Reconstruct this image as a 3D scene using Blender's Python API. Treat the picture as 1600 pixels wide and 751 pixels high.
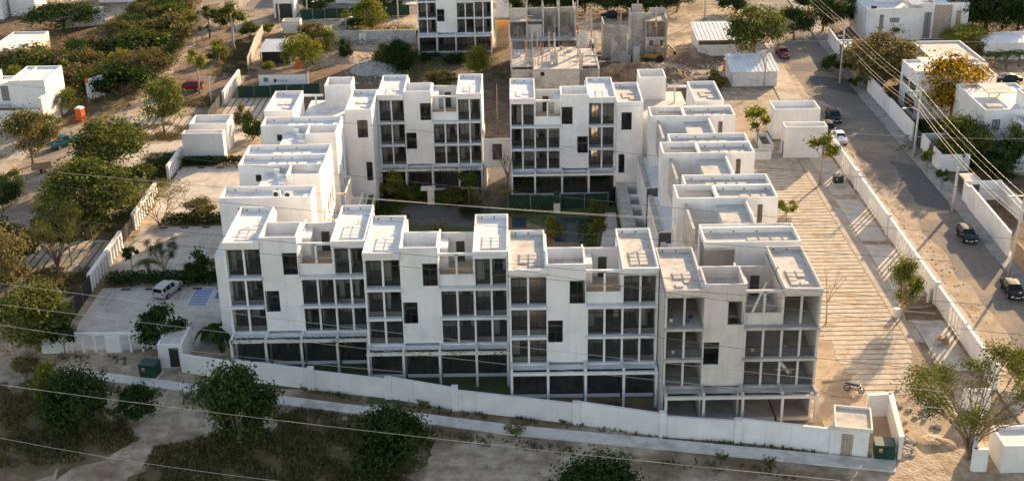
import bpy, math, random
from mathutils import Vector, Matrix
R = math.radians
for o in list(bpy.data.objects): bpy.data.objects.remove(o)
SC = bpy.context.scene
COL = SC.collection

# ------------------------------------------------------------------ camera
CAMZ, FPX = 63.0, 2000.0
def _basis():
    roll = 0.015
    v = Vector((802-800, -485-375.5, FPX)).normalized()
    up = Vector((-math.sin(roll), -math.cos(roll), 0)); up = (up - v*v.dot(up)).normalized()
    x = v.cross(up)
    return x, v, up                      # world axes written in camera space (x right, y down, z forward)
_bx, _by, _bz = _basis()
cam_d = bpy.data.cameras.new('camera'); cam = bpy.data.objects.new('camera', cam_d); COL.objects.link(cam)
cam_d.sensor_width = 36; cam_d.lens = 36*FPX/1600; cam_d.clip_start = 1; cam_d.clip_end = 6000
right = Vector((_bx[0], _by[0], _bz[0])); down = Vector((_bx[1], _by[1], _bz[1])); fwd = Vector((_bx[2], _by[2], _bz[2]))
m = Matrix.Identity(4)
for i in range(3):
    m[i][0] = right[i]; m[i][1] = -down[i]; m[i][2] = -fwd[i]
m[0][3], m[1][3], m[2][3] = 0, 0, CAMZ
cam.matrix_world = m
SC.camera = cam
def P(px, py, z=0.0):
    """ground (or height z) point seen at photo position px, py"""
    d = right*(px-800) + down*(py-375.5) + fwd*FPX
    t = (z-CAMZ)/d.z
    return Vector((d.x*t, d.y*t, z))

# ------------------------------------------------------------------ world, sun, exposure
SUN_AZ, SUN_EL = 33.0, 16.5
W = bpy.data.worlds.new('World'); SC.world = W; W.use_nodes = True
nt = W.node_tree; nt.nodes.clear()
sky = nt.nodes.new('ShaderNodeTexSky'); sky.sky_type = 'NISHITA'; sky.sun_disc = False
sky.sun_elevation = R(SUN_EL); sky.sun_rotation = R(SUN_AZ); sky.air_density = 1.0; sky.dust_density = 0.7; sky.ozone_density = 0.3
bgn = nt.nodes.new('ShaderNodeBackground'); bgn.inputs['Strength'].default_value = 0.15
wo = nt.nodes.new('ShaderNodeOutputWorld')
tint = nt.nodes.new('ShaderNodeMixRGB'); tint.blend_type = 'MULTIPLY'; tint.inputs[0].default_value = 1; tint.inputs[2].default_value = (1.08, .94, .86, 1)   # daylight white balance of the photograph
nt.links.new(sky.outputs[0], tint.inputs[1]); nt.links.new(tint.outputs[0], bgn.inputs[0]); nt.links.new(bgn.outputs[0], wo.inputs[0])
sl = bpy.data.lights.new('sun', 'SUN'); sl.energy = 5.0; sl.angle = R(0.6); sl.color = (1.0, 0.72, 0.43)
so = bpy.data.objects.new('sun', sl); COL.objects.link(so)
tosun = Vector((math.sin(R(SUN_AZ))*math.cos(R(SUN_EL)), math.cos(R(SUN_AZ))*math.cos(R(SUN_EL)), math.sin(R(SUN_EL))))
so.rotation_euler = (-tosun).to_track_quat('-Z', 'Y').to_euler(); so.location = (0, 0, 200)
SC.view_settings.view_transform = 'Standard'; SC.view_settings.look = 'None'
SC.view_settings.exposure = 1.2; SC.view_settings.gamma = 1.0
SC.render.engine = 'CYCLES'
try:
    SC.cycles.max_bounces = 6; SC.cycles.transparent_max_bounces = 12
except Exception: pass

# ------------------------------------------------------------------ helpers
class MB:
    def __init__(s): s.v = []; s.f = []
    def box(s, x0, x1, y0, y1, z0, z1):
        b = len(s.v)
        s.v += [(x0,y0,z0),(x1,y0,z0),(x1,y1,z0),(x0,y1,z0),(x0,y0,z1),(x1,y0,z1),(x1,y1,z1),(x0,y1,z1)]
        s.f += [tuple(b+i for i in q) for q in ((0,3,2,1),(4,5,6,7),(0,1,5,4),(1,2,6,5),(2,3,7,6),(3,0,4,7))]
        return s
    def prism(s, poly, z0, z1):
        n = len(poly); b = len(s.v)
        a = sum(poly[i][0]*poly[(i+1)%n][1]-poly[(i+1)%n][0]*poly[i][1] for i in range(n))
        if a < 0: poly = poly[::-1]
        s.v += [(p[0],p[1],z0) for p in poly] + [(p[0],p[1],z1) for p in poly]
        s.f.append(tuple(b+i for i in range(n-1,-1,-1))); s.f.append(tuple(b+n+i for i in range(n)))
        for i in range(n):
            j = (i+1)%n; s.f.append((b+i, b+j, b+n+j, b+n+i))
        return s
    def sheet(s, poly, z):
        n = len(poly); b = len(s.v)
        a = sum(poly[i][0]*poly[(i+1)%n][1]-poly[(i+1)%n][0]*poly[i][1] for i in range(n))
        if a < 0: poly = poly[::-1]
        s.v += [(p[0],p[1],z) for p in poly]; s.f.append(tuple(b+i for i in range(n))); return s
    def face(s, pts):
        b = len(s.v); s.v += [tuple(p) for p in pts]; s.f.append(tuple(range(b, b+len(pts)))); return s
    def tube(s, pts, rads, n=6, cap=True):
        pts = [Vector(p) for p in pts]
        if not hasattr(rads, '__len__'): rads = [rads]*len(pts)
        b0 = len(s.v); ref = Vector((0,0,1))
        for i, p in enumerate(pts):
            d = (pts[min(i+1,len(pts)-1)] - pts[max(i-1,0)]).normalized()
            r = Vector((1,0,0)) if abs(d.dot(ref)) > .95 else ref
            u = d.cross(r).normalized(); w = d.cross(u)
            for k in range(n):
                a = 2*math.pi*k/n; q = p + (u*math.cos(a) + w*math.sin(a))*rads[i]; s.v.append(tuple(q))
        for i in range(len(pts)-1):
            for k in range(n):
                a = b0+i*n+k; c = b0+i*n+(k+1)%n; s.f.append((a, c, c+n, a+n))
        if cap:
            s.f.append(tuple(b0+k for k in range(n-1,-1,-1))); e = b0+(len(pts)-1)*n; s.f.append(tuple(e+k for k in range(n)))
        return s
    def rings(s, rings, close=True, caps=True):
        b = len(s.v); n = len(rings[0])
        for r in rings: s.v += [tuple(p) for p in r]
        for i in range(len(rings)-1):
            for k in range(n if close else n-1):
                j = (k+1)%n; s.f.append((b+i*n+k, b+i*n+j, b+(i+1)*n+j, b+(i+1)*n+k))
        if caps:
            s.f.append(tuple(b+k for k in range(n-1,-1,-1))); e = b+(len(rings)-1)*n; s.f.append(tuple(e+k for k in range(n)))
        return s
    def wall(s, ax, t0, t1, a0, a1, z0, z1, holes=()):
        """wall along x (ax 'x': t = y range) or along y (ax 'y': t = x range) with rectangular holes (a, b, za, zb)"""
        zs = sorted({z0, z1} | {min(max(h[2],z0),z1) for h in holes} | {min(max(h[3],z0),z1) for h in holes})
        for k in range(len(zs)-1):
            za, zb = zs[k], zs[k+1]
            hh = sorted((max(h[0],a0), min(h[1],a1)) for h in holes if h[2] < zb-1e-6 and h[3] > za+1e-6)
            cur = a0
            for h in hh + [(a1, a1)]:
                if h[0] > cur + 1e-4:
                    if ax == 'x': s.box(cur, h[0], t0, t1, za, zb)
                    else: s.box(t0, t1, cur, h[0], za, zb)
                cur = max(cur, h[1])
        return s
    def ring(s, x0, x1, y0, y1, z0, z1, t=.16):
        s.box(x0,x1,y0,y0+t,z0,z1); s.box(x0,x1,y1-t,y1,z0,z1); s.box(x0,x0+t,y0+t,y1-t,z0,z1); s.box(x1-t,x1,y0+t,y1-t,z0,z1); return s
    def mesh(s, name):
        me = bpy.data.meshes.new(name); me.from_pydata(s.v, [], s.f); me.update(); return me
    def build(s, name, mat, parent=None, smooth=False):
        me = s.mesh(name); o = bpy.data.objects.new(name, me); COL.objects.link(o)
        if mat: me.materials.append(mat)
        if smooth:
            me.polygons.foreach_set('use_smooth', [True]*len(me.polygons))
        if parent: o.parent = parent
        return o

def tag(o, label, cat, group=None):
    o['label'] = label; o['category'] = cat
    if group: o['group'] = group
    return o
def thing(name, label, cat, loc=(0,0,0), rz=0.0, group=None):
    o = bpy.data.objects.new(name, None); COL.objects.link(o); o.empty_display_size = .3
    o.location = loc; o.rotation_euler = (0,0,rz); return tag(o, label, cat, group)
def setting(o, kind='structure'):
    o['kind'] = kind; return o
def copy_tree(o, parent=None):
    c = o.copy(); COL.objects.link(c); c.parent = parent
    for ch in list(o.children): copy_tree(ch, c)
    return c

# ------------------------------------------------------------------ materials
def mat(name, base, base2=None, scale=1.5, rough=.85, bump=.0, bscale=20, spec=.3, detail=6, lo=.35, hi=.65, metal=0.0, third=None, tscale=.15, tlo=.5, thi=.62, streak=None):
    m = bpy.data.materials.new(name); m.use_nodes = True; n = m.node_tree; b = n.nodes['Principled BSDF']
    b.inputs['Roughness'].default_value = rough; b.inputs['Specular IOR Level'].default_value = spec; b.inputs['Metallic'].default_value = metal
    base = tuple(base)+(1,)
    if base2 is None: b.inputs['Base Color'].default_value = base
    tc = n.nodes.new('ShaderNodeTexCoord')
    src = n.nodes.new('ShaderNodeNewGeometry').outputs['Position']
    out = None
    if base2 is not None:
        nz = n.nodes.new('ShaderNodeTexNoise'); nz.inputs['Scale'].default_value = scale; nz.inputs['Detail'].default_value = detail; nz.inputs['Roughness'].default_value = .65
        n.links.new(src, nz.inputs['Vector'])
        cr = n.nodes.new('ShaderNodeValToRGB'); cr.color_ramp.elements[0].position = lo; cr.color_ramp.elements[1].position = hi
        cr.color_ramp.elements[0].color = base; cr.color_ramp.elements[1].color = tuple(base2)+(1,)
        n.links.new(nz.outputs['Fac'], cr.inputs['Fac']); out = cr.outputs['Color']
        if third is not None:
            n2 = n.nodes.new('ShaderNodeTexNoise'); n2.inputs['Scale'].default_value = tscale; n2.inputs['Detail'].default_value = 5; n2.inputs['Roughness'].default_value = .6
            n.links.new(src, n2.inputs['Vector'])
            r2 = n.nodes.new('ShaderNodeValToRGB'); r2.color_ramp.elements[0].position = tlo; r2.color_ramp.elements[1].position = thi
            n.links.new(n2.outputs['Fac'], r2.inputs['Fac'])
            mx = n.nodes.new('ShaderNodeMixRGB'); mx.inputs['Color2'].default_value = tuple(third)+(1,)
            n.links.new(r2.outputs['Color'], mx.inputs['Fac']); n.links.new(out, mx.inputs['Color1']); out = mx.outputs['Color']
        if streak is not None:                      # rain streaks: noise stretched along z
            mp = n.nodes.new('ShaderNodeMapping'); mp.inputs['Scale'].default_value = (2.2, 2.2, .12)
            n.links.new(src, mp.inputs['Vector'])
            n3 = n.nodes.new('ShaderNodeTexNoise'); n3.inputs['Scale'].default_value = 1.0; n3.inputs['Detail'].default_value = 5
            n.links.new(mp.outputs[0], n3.inputs['Vector'])
            r3 = n.nodes.new('ShaderNodeValToRGB'); r3.color_ramp.elements[0].position = .54; r3.color_ramp.elements[1].position = .8
            r3.color_ramp.elements[1].color = (.62,.62,.62,1)
            n.links.new(n3.outputs['Fac'], r3.inputs['Fac'])
            mx = n.nodes.new('ShaderNodeMixRGB'); mx.inputs['Color2'].default_value = tuple(streak)+(1,)
            n.links.new(r3.outputs['Color'], mx.inputs['Fac']); n.links.new(out, mx.inputs['Color1']); out = mx.outputs['Color']
        n.links.new(out, b.inputs['Base Color'])
    if bump > 0:
        nb = n.nodes.new('ShaderNodeTexNoise'); nb.inputs['Scale'].default_value = bscale; nb.inputs['Detail'].default_value = 8
        n.links.new(src, nb.inputs['Vector'])
        bp = n.nodes.new('ShaderNodeBump'); bp.inputs['Strength'].default_value = bump; bp.inputs['Distance'].default_value = .15
        n.links.new(nb.outputs['Fac'], bp.inputs['Height']); n.links.new(bp.outputs[0], b.inputs['Normal'])
    return m
def leafmat(name, a, b_, trans=.35):
    m = bpy.data.materials.new(name); m.use_nodes = True; n = m.node_tree; n.nodes.clear()
    out = n.nodes.new('ShaderNodeOutputMaterial'); d = n.nodes.new('ShaderNodeBsdfDiffuse'); t = n.nodes.new('ShaderNodeBsdfTranslucent'); mx = n.nodes.new('ShaderNodeMixShader')
    mx.inputs[0].default_value = trans
    g = n.nodes.new('ShaderNodeNewGeometry'); nz = n.nodes.new('ShaderNodeTexNoise'); nz.inputs['Scale'].default_value = .9; nz.inputs['Detail'].default_value = 4
    n.links.new(g.outputs['Position'], nz.inputs['Vector'])
    oi = n.nodes.new('ShaderNodeObjectInfo'); ad = n.nodes.new('ShaderNodeMath'); ad.operation = 'MULTIPLY_ADD'; ad.inputs[1].default_value = .5; 
    n.links.new(g.outputs['Random Per Island'], ad.inputs[0]); 
    a2 = n.nodes.new('ShaderNodeMath'); a2.operation = 'MULTIPLY_ADD'; a2.inputs[1].default_value = .22; n.links.new(oi.outputs['Random'], a2.inputs[0]); a2.inputs[2].default_value = -.36
    n.links.new(a2.outputs[0], ad.inputs[2])
    a3 = n.nodes.new('ShaderNodeMath'); n.links.new(ad.outputs[0], a3.inputs[0]); n.links.new(nz.outputs['Fac'], a3.inputs[1])
    cr = n.nodes.new('ShaderNodeValToRGB'); cr.color_ramp.elements[0].position = .3; cr.color_ramp.elements[1].position = .72
    cr.color_ramp.elements[0].color = tuple(a)+(1,); cr.color_ramp.elements[1].color = tuple(b_)+(1,)
    n.links.new(a3.outputs[0], cr.inputs['Fac'])
    n.links.new(cr.outputs[0], d.inputs[0]); n.links.new(cr.outputs[0], t.inputs[0])
    n.links.new(d.outputs[0], mx.inputs[1]); n.links.new(t.outputs[0], mx.inputs[2]); n.links.new(mx.outputs[0], out.inputs[0])
    return m
def glassmat(name, tint, rough=.03):
    m = bpy.data.materials.new(name); m.use_nodes = True; n = m.node_tree; n.nodes.clear()
    out = n.nodes.new('ShaderNodeOutputMaterial'); t = n.nodes.new('ShaderNodeBsdfTransparent'); t.inputs[0].default_value = tuple(tint)+(1,)
    g = n.nodes.new('ShaderNodeBsdfGlossy'); g.inputs['Roughness'].default_value = rough; g.inputs['Color'].default_value = (.85,.88,.92,1)
    fr = n.nodes.new('ShaderNodeFresnel'); fr.inputs['IOR'].default_value = 1.55
    mx = n.nodes.new('ShaderNodeMixShader')
    n.links.new(fr.outputs[0], mx.inputs[0]); n.links.new(t.outputs[0], mx.inputs[1]); n.links.new(g.outputs[0], mx.inputs[2]); n.links.new(mx.outputs[0], out.inputs[0])
    return m
def stripemat(name, c1, c2, c3, scale): ...

M = {}
M['white'] = mat('white_plaster', (.69,.68,.665), (.80,.79,.775), .45, .9, .10, 7, streak=(.58,.565,.54), third=(.66,.65,.63), tscale=.22, tlo=.5, thi=.62, detail=9)
M['cream'] = mat('cream_plaster', (.62,.58,.51), (.70,.67,.60), .8, .9, .08, 9, streak=(.5,.47,.42))
M['slabgrey'] = mat('painted_ledge', (.60,.60,.60), (.70,.70,.69), 1.4, .9, .06, 12, streak=(.5,.5,.5))
M['roofwhite'] = mat('white_roof_coating', (.66,.645,.62), (.78,.765,.74), 1.6, .85, .10, 7, third=(.54,.52,.49), tscale=.55, tlo=.5, thi=.72, detail=9)
M['roofcream'] = mat('cream_roof_mortar', (.46,.42,.365), (.62,.575,.505), 2.2, .95, .2, 9, third=(.36,.33,.29), tscale=.6, tlo=.5, thi=.7)
M['concrete'] = mat('raw_concrete', (.40,.37,.33), (.53,.495,.45), 1.1, .95, .15, 8, third=(.33,.295,.25), tscale=.5, tlo=.5, thi=.66, streak=(.36,.34,.31))
M['render_grey'] = mat('unpainted_render', (.52,.485,.445), (.62,.585,.545), .8, .95, .08, 8, streak=(.42,.40,.37))
M['blockwall'] = mat('grey_block_wall', (.46,.44,.41), (.58,.555,.52), 2.0, .95, .2, 6, third=(.36,.34,.31), tscale=.4, tlo=.48, thi=.62)
M['darkframe'] = mat('dark_aluminium', (.03,.03,.032), None, rough=.5, spec=.4)
M['glass'] = glassmat('tinted_window_glass', (.72,.735,.75))
M['carglass'] = mat('dark_car_glass', (.012,.013,.015), None, rough=.2, spec=.3)
M['door'] = mat('dark_door', (.055,.052,.05), (.075,.07,.068), 3, .6)
M['wood'] = mat('weathered_timber', (.30,.20,.11), (.42,.30,.18), 4, .85, .1, 20)
M['woodgrey'] = mat('grey_timber', (.34,.28,.21), (.45,.38,.30), 3, .9, .1, 18)
M['ground'] = mat('dry_earth', (.265,.195,.125), (.54,.44,.325), .8, .98, 1.0, 3.5, third=(.18,.12,.07), tscale=.09, tlo=.47, thi=.6, detail=10)
M['sand'] = mat('pale_sand', (.30,.225,.15), (.48,.385,.28), .8, .98, .6, 4, third=(.26,.19,.12), tscale=.4, tlo=.5, thi=.65, detail=9)
M['soil'] = mat('brown_soil', (.15,.10,.06), (.26,.18,.11), .8, .98, .7, 4, third=(.075,.06,.03), tscale=.3, tlo=.5, thi=.65, detail=10)
M['dirtroad'] = mat('gravel_road', (.21,.17,.13), (.37,.31,.25), .7, .98, .5, 5, third=(.20,.16,.12), tscale=.14, tlo=.46, thi=.62, detail=10)
M['asphalt'] = mat('worn_asphalt', (.15,.128,.108), (.225,.192,.162), 1.6, .95, .6, 9, third=(.29,.225,.16), tscale=.12, tlo=.5, thi=.6, detail=10)
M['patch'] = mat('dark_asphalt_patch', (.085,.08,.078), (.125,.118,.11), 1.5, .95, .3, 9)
M['sidewalk'] = mat('sidewalk_concrete', (.58,.53,.475), (.71,.65,.585), 1.3, .95, .3, 7, third=(.44,.395,.34), tscale=.35, tlo=.5, thi=.66)
M['verge'] = mat('tan_walkway', (.38,.325,.255), (.47,.405,.325), .8, .95, .2, 7, third=(.30,.245,.18), tscale=.3, tlo=.5, thi=.65)
M['lot'] = mat('parking_slab', (.47,.415,.345), (.60,.54,.465), .8, .95, .3, 6, third=(.38,.33,.27), tscale=.22, tlo=.5, thi=.64)
M['plank'] = mat('concrete_strip', (.38,.325,.25), (.54,.475,.38), 1.1, .95, .35, 6, third=(.36,.265,.165), tscale=.5, tlo=.53, thi=.66)
M['gravel'] = mat('gravel_joint', (.22,.17,.11), (.33,.265,.185), 2, .98, .4, 8)
M['paintw'] = mat('white_road_paint', (.70,.69,.67), (.52,.49,.45), 5, .8)
M['paintb'] = mat('blue_road_paint', (.03,.10,.36), (.09,.17,.40), 4, .8)
M['stop'] = mat('black_rubber', (.035,.033,.03), None, rough=.8)
M['stone'] = mat('rubble_stone', (.27,.25,.225), (.42,.395,.365), 1.5, .95, .25, 6)
M['stoneclad'] = mat('stone_cladding', (.30,.25,.19), (.46,.40,.32), 4, .95, .5, 4)
M['brick'] = mat('terracotta_paving', (.21,.135,.095), (.27,.19,.13), 3, .9, .1, 8)
M['pool'] = mat('pool_water', (.022,.045,.05), (.03,.055,.058), .5, .25, spec=.3)
M['earth'] = mat('dark_brown_earth', (.085,.055,.033), (.19,.125,.075), .9, .98, .9, 4, third=(.24,.17,.11), tscale=.5, tlo=.52, thi=.68, detail=10)
M['pavegrey'] = mat('grey_pavement', (.27,.25,.23), (.38,.355,.33), .9, .95, .25, 7, third=(.22,.20,.175), tscale=.35, tlo=.5, thi=.66)
M['lawn'] = mat('dark_lawn', (.055,.07,.025), (.09,.105,.04), 2.5, .98, .4, 10)
M['greenmesh'] = mat('green_mesh_fabric', (.012,.038,.026), (.018,.05,.034), 1.0, .8, .1, 6)
M['blackmesh'] = mat('black_mesh_fabric', (.018,.02,.02), (.03,.032,.03), 2, .8)
M['greenbox'] = mat('green_enamel', (.008,.04,.026), (.014,.05,.034), 2, .45)
M['yellow'] = mat('yellow_enamel', (.38,.23,.05), (.28,.17,.05), 3, .55)
M['orange'] = mat('orange_plastic', (.72,.15,.025), (.62,.12,.02), 2, .5)
M['whiteplas'] = mat('white_plastic', (.75,.75,.73), None, rough=.5)
M['red'] = mat('red_paint', (.55,.05,.03), None, rough=.6)
M['corrug'] = mat('corrugated_sheet', (.60,.60,.59), (.70,.70,.69), .6, .55, .08, 5, third=(.42,.40,.37), tscale=.5, tlo=.55, thi=.72)
M['steel'] = mat('galvanised_steel', (.35,.35,.35), None, rough=.5, metal=.6)
M['pole'] = mat('pole_concrete', (.44,.42,.39), (.53,.51,.47), 2, .9, .05, 12)
M['wire'] = mat('cable_sheath', (.06,.06,.06), None, rough=.6)
M['tile'] = mat('tan_terrace_tile', (.43,.33,.23), (.50,.40,.29), 2, .8)
M['wirelight'] = mat('aluminium_cable', (.40,.375,.33), None, rough=.5)
M['tyre'] = mat('tyre_rubber', (.02,.02,.02), None, rough=.85)
M['rim'] = mat('alloy_rim', (.45,.45,.46), None, rough=.35, metal=.8)
M['lamp'] = mat('lamp_lens', (.75,.75,.72), None, rough=.15)
M['tail'] = mat('red_lens', (.45,.02,.02), None, rough=.2)
M['bark'] = mat('bark', (.17,.12,.085), (.27,.20,.15), 3, .95, .3, 10)
M['barkpale'] = mat('pale_bark', (.34,.27,.20), (.44,.36,.28), 3, .95, .3, 10)
M['skin'] = mat('skin', (.35,.19,.12), None, rough=.7)
M['teal'] = mat('teal_cloth', (.03,.12,.2), None, rough=.9)
M['beam_orange'] = mat('orange_formwork', (.55,.26,.06), (.65,.33,.1), 2, .8)
M['poster'] = mat('white_sign_panel', (.72,.72,.72), (.66,.66,.66), 2, .6)
M['aqua'] = mat('aqua_plastic', (.16,.55,.42), None, rough=.4)
M['leaf'] = leafmat('green_leaves', (.05,.075,.018), (.20,.21,.055), .42)
M['leafdark'] = leafmat('dark_green_leaves', (.02,.04,.014), (.07,.10,.03), .32)
M['leafolive'] = leafmat('olive_dry_leaves', (.08,.078,.027), (.25,.20,.085), .4)
M['leafbright'] = leafmat('bright_green_leaves', (.08,.105,.018), (.29,.28,.055), .45)
M['leafflower'] = leafmat('yellow_blossom', (.06,.075,.018), (.62,.34,.02), .3)
M['grassdry'] = leafmat('dry_grass', (.11,.095,.042), (.26,.20,.10), .35)
M['drylawn'] = mat('dry_lawn', (.085,.075,.028), (.16,.12,.055), .9, .98, .6, 6, third=(.20,.145,.085), tscale=.35, tlo=.5, thi=.65, detail=10)
M['grassgreen'] = leafmat('mixed_grass', (.08,.09,.03), (.20,.18,.07), .35)

def brick_overlay(m, scale=1.0, w=.4, h=.2, dark=.72):
    """courses of blocks: darkens the joints of a wall material"""
    n = m.node_tree; b = n.nodes['Principled BSDF']; g = n.nodes.new('ShaderNodeNewGeometry'); sp = n.nodes.new('ShaderNodeSeparateXYZ'); n.links.new(g.outputs['Position'], sp.inputs[0])
    ad = n.nodes.new('ShaderNodeMath'); n.links.new(sp.outputs[0], ad.inputs[0]); n.links.new(sp.outputs[1], ad.inputs[1]); cb = n.nodes.new('ShaderNodeCombineXYZ'); n.links.new(ad.outputs[0], cb.inputs[0]); n.links.new(sp.outputs[2], cb.inputs[1])
    br = n.nodes.new('ShaderNodeTexBrick'); br.inputs['Scale'].default_value = 1; br.inputs['Brick Width'].default_value = w; br.inputs['Row Height'].default_value = h; br.inputs['Mortar Size'].default_value = .018
    br.inputs['Color1'].default_value = (1,1,1,1); br.inputs['Color2'].default_value = (.84,.83,.82,1); br.inputs['Mortar'].default_value = (dark,dark,dark,1); n.links.new(cb.outputs[0], br.inputs['Vector'])
    l = b.inputs['Base Color'].links[0]; src = l.from_socket; mx = n.nodes.new('ShaderNodeMixRGB'); mx.blend_type = 'MULTIPLY'; mx.inputs[0].default_value = 1
    n.links.new(src, mx.inputs[1]); n.links.new(br.outputs['Color'], mx.inputs[2]); n.links.new(mx.outputs[0], b.inputs['Base Color'])
brick_overlay(M['blockwall'], w=.6, h=.3); brick_overlay(M['brick'], w=.9, h=.9, dark=.6)
K = .986; KZ = 63*(1-K)
def BP(x, y, z): return (x*K, y*K, z*K+KZ)        # building coordinates -> site coordinates
def raise_up(T):
    T.location = BP(*T.location); T.scale = (K, K, K)
# ================================================================== ground and paving
def st(name, m, poly, z): return setting(MB().sheet([(p[0],p[1]) for p in poly], z).build(name, m))
def slab(name, m, poly, z0, z1): return setting(MB().prism([(p[0],p[1]) for p in poly], z0, z1).build(name, m))
st('ground', M['ground'], [(-2500,-300),(2500,-300),(2500,4000),(-2500,4000)], 0)
def jag(pts, amp, step, seed):
    """a polygon whose edges wander, for ragged earth and worn edges"""
    rr = random.Random(seed); out = []
    for i in range(len(pts)):
        a = Vector(pts[i][:2]).to_3d(); b = Vector(pts[(i+1)%len(pts)][:2]).to_3d(); n = max(1, int((b-a).length/step))
        for k in range(n):
            p = a.lerp(b, k/n); out.append((p.x+rr.uniform(-amp,amp), p.y+rr.uniform(-amp,amp)))
    return out
# right-hand street with its verge and pavements
RX0, RX1 = 48.4, 55.9
st('street', M['asphalt'], jag([(RX0,60),(RX1,60),(RX1+.6,200),(RX1+3,300),(RX1+9,520),(RX0+9,520),(RX0+2,300),(RX0-.3,205)], .12, 2.5, 3), .012)
for i, (q, s) in enumerate([([(1240,190),(1300,200),(1330,250),(1268,225)],5), ([(1265,118),(1330,125),(1345,150),(1268,132)],6), ([(1390,250),(1440,262),(1490,330),(1435,320)],7), ([(1240,100),(1290,96),(1300,112),(1235,112)],8)]):
    st('asphalt_patch', M['patch'], jag([P(*p) for p in q], .25, 1.5, s), .016)
st('dirt_edge', M['sand'], jag([(48.05,60),(50.2,60),(50.6,140),(49.6,170),(48.05,180)], .5, 2.2, 51), .018)
slab('walkway', M['verge'], [(45.75,100),(48.0,100),(48.0,181),(45.75,181)], 0, .12)
slab('walkway', M['verge'], [(43.0,203),(46.6,203),(49.6,262),(45.5,262)], 0, .12)
slab('pavement', M['pavegrey'], [(56.15,60),(58.4,60),(58.8,205),(62,300),(59.6,300),(56.7,205)], 0, .14)
slab('kerb', M['pavegrey'], [(55.93,60),(56.13,60),(56.68,205),(59.58,300),(59.38,300),(56.48,205)], 0, .17)
st('sand_spill', M['sand'], jag([P(*p) for p in ((1130,175),(1190,150),(1262,150),(1312,170),(1300,178),(1240,160),(1200,175),(1170,200))], .5, 1.6, 4), .02)
st('sand_spill', M['sand'], jag([(26,160),(37,158),(37.5,192),(44,206),(30,206),(25,182)], .6, 2, 9), .008)
# far cross street at the back left and car park surface in the middle distance
st('street', M['asphalt'], [(-46,272),(-20,268),(-20,281),(-60,288),(-60,275)], .012)
st('street', M['asphalt'], [(-58,276),(-46,274),(-44,330),(-60,330)], .016)
st('street', M['asphalt'], [(16,274),(46,276),(46,283),(16,282)], .012)
slab('pavement', M['sidewalk'], [(-46,281.2),(-21,277),(-21,279.5),(-46,284)], 0, .14)
# left dirt road
st('dirt_road', M['dirtroad'], jag([(-75,90),(-65.5,90),(-64.5,204),(-62.5,290),(-60,420),(-68,420),(-73,290),(-73.5,212)], .5, 4, 12), .008)
slab('pavement', M['verge'], [(-77.4,150),(-75.2,150),(-73.6,198),(-75.8,198)], 0, .1)
# front street pavement
fs = [(-47.1,115.2),(-23.0,108.6),(-1.1,102.8),(32.7,95.9)]; fo = [(32.2,94.2),(-1.1,101.1),(-22.8,107.0),(-46.8,113.6)]
slab('pavement', M['sidewalk'], fs+fo, 0, .13)
# car parks on the left, each slab with its bays and stops
def line(a, b, w, name='bay_line', m='paintw', z=.034):
    a = Vector((a[0],a[1],0)); b = Vector((b[0],b[1],0)); d = (b-a).normalized(); n = Vector((-d.y,d.x,0))*w/2
    return st(name, M[m], [a+n,b+n,b-n,a-n], z)
LOTS = [(-48.7,-31.0,119.0,134.2), (-49.0,-33.2,137.2,152.6), (-49.2,-33.2,155.6,175.2), (-49.0,-33.6,187.0,196)]
for x0,x1,y0,y1 in LOTS:
    st('parking_surface', M['lot'], [(x0,y0),(x1,y0),(x1,y1),(x0,y1)], .02)
stops = []
for x0,x1,y0,y1 in LOTS[:3]:
    k = 0; x = x0+1.6
    while x < x1-.5:
        if not (y0 < 120 and x > -38.5): line((x,y1-.8),(x,y1-6.0),.09)
        stops.append((x+1.3,y1-.55)); x += 2.75
line((-45,140),(-45,145),.12); line((-42,140),(-42,145),.12); line((-39,140),(-39,145),.12); line((-36.4,140),(-36.4,145),.12)
# blue hatched access aisle and the accessible bay with its wheelchair symbol
ax0, ax1, ay0, ay1 = -37.75, -35.55, 129.3, 133.7
st('blue_hatching', M['paintb'], [(ax0,ay0),(ax1,ay0),(ax1,ay1),(ax0,ay1)], .030)
for i in range(11):
    y = ay0+.08+i*.42; line((ax0+.06,y+.02),(ax1-.06,y+.14),.17,'white_hatching','paintw',.036)
line((ax0,ay0),(ax0,ay1),.12); line((ax1,ay0),(ax1,ay1),.12)
bx0, by0 = -35.0, 131.0
st('accessible_bay_panel', M['paintb'], [(bx0,by0),(bx0+1.75,by0),(bx0+1.75,by0+1.75),(bx0,by0+1.75)], .030)
wm = MB()
def arc(mb, cx, cy, r, a0, a1, w, z):
    n = 14
    for i in range(n):
        t0 = a0+(a1-a0)*i/n; t1 = a0+(a1-a0)*(i+1)/n
        mb.sheet([(cx+(r-w)*math.cos(t0),cy+(r-w)*math.sin(t0)),(cx+(r+w)*math.cos(t0),cy+(r+w)*math.sin(t0)),(cx+(r+w)*math.cos(t1),cy+(r+w)*math.sin(t1)),(cx+(r-w)*math.cos(t1),cy+(r-w)*math.sin(t1))], z)
cxs, cys = bx0+.8, by0+.62
arc(wm, cxs, cys, .42, R(150), R(395), .07, .036)
arc(wm, cxs-.06, cys+.86, .06, 0, R(360), .06, .036)
for q in ([(-.14,.02),(.02,.02),(-.0,.72),(-.16,.72)], [(-.02,.40),(.34,.40),(.34,.52),(-.02,.52)], [(-.02,.02),(.36,.02),(.36,.15),(-.02,.15)], [(.36,.15),(.24,.12),(.48,-.38),(.6,-.33)]):
    wm.sheet([(cxs+a,cys+b) for a,b in q], .0385)
setting(wm.build('wheelchair_symbol', M['paintw']))
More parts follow.
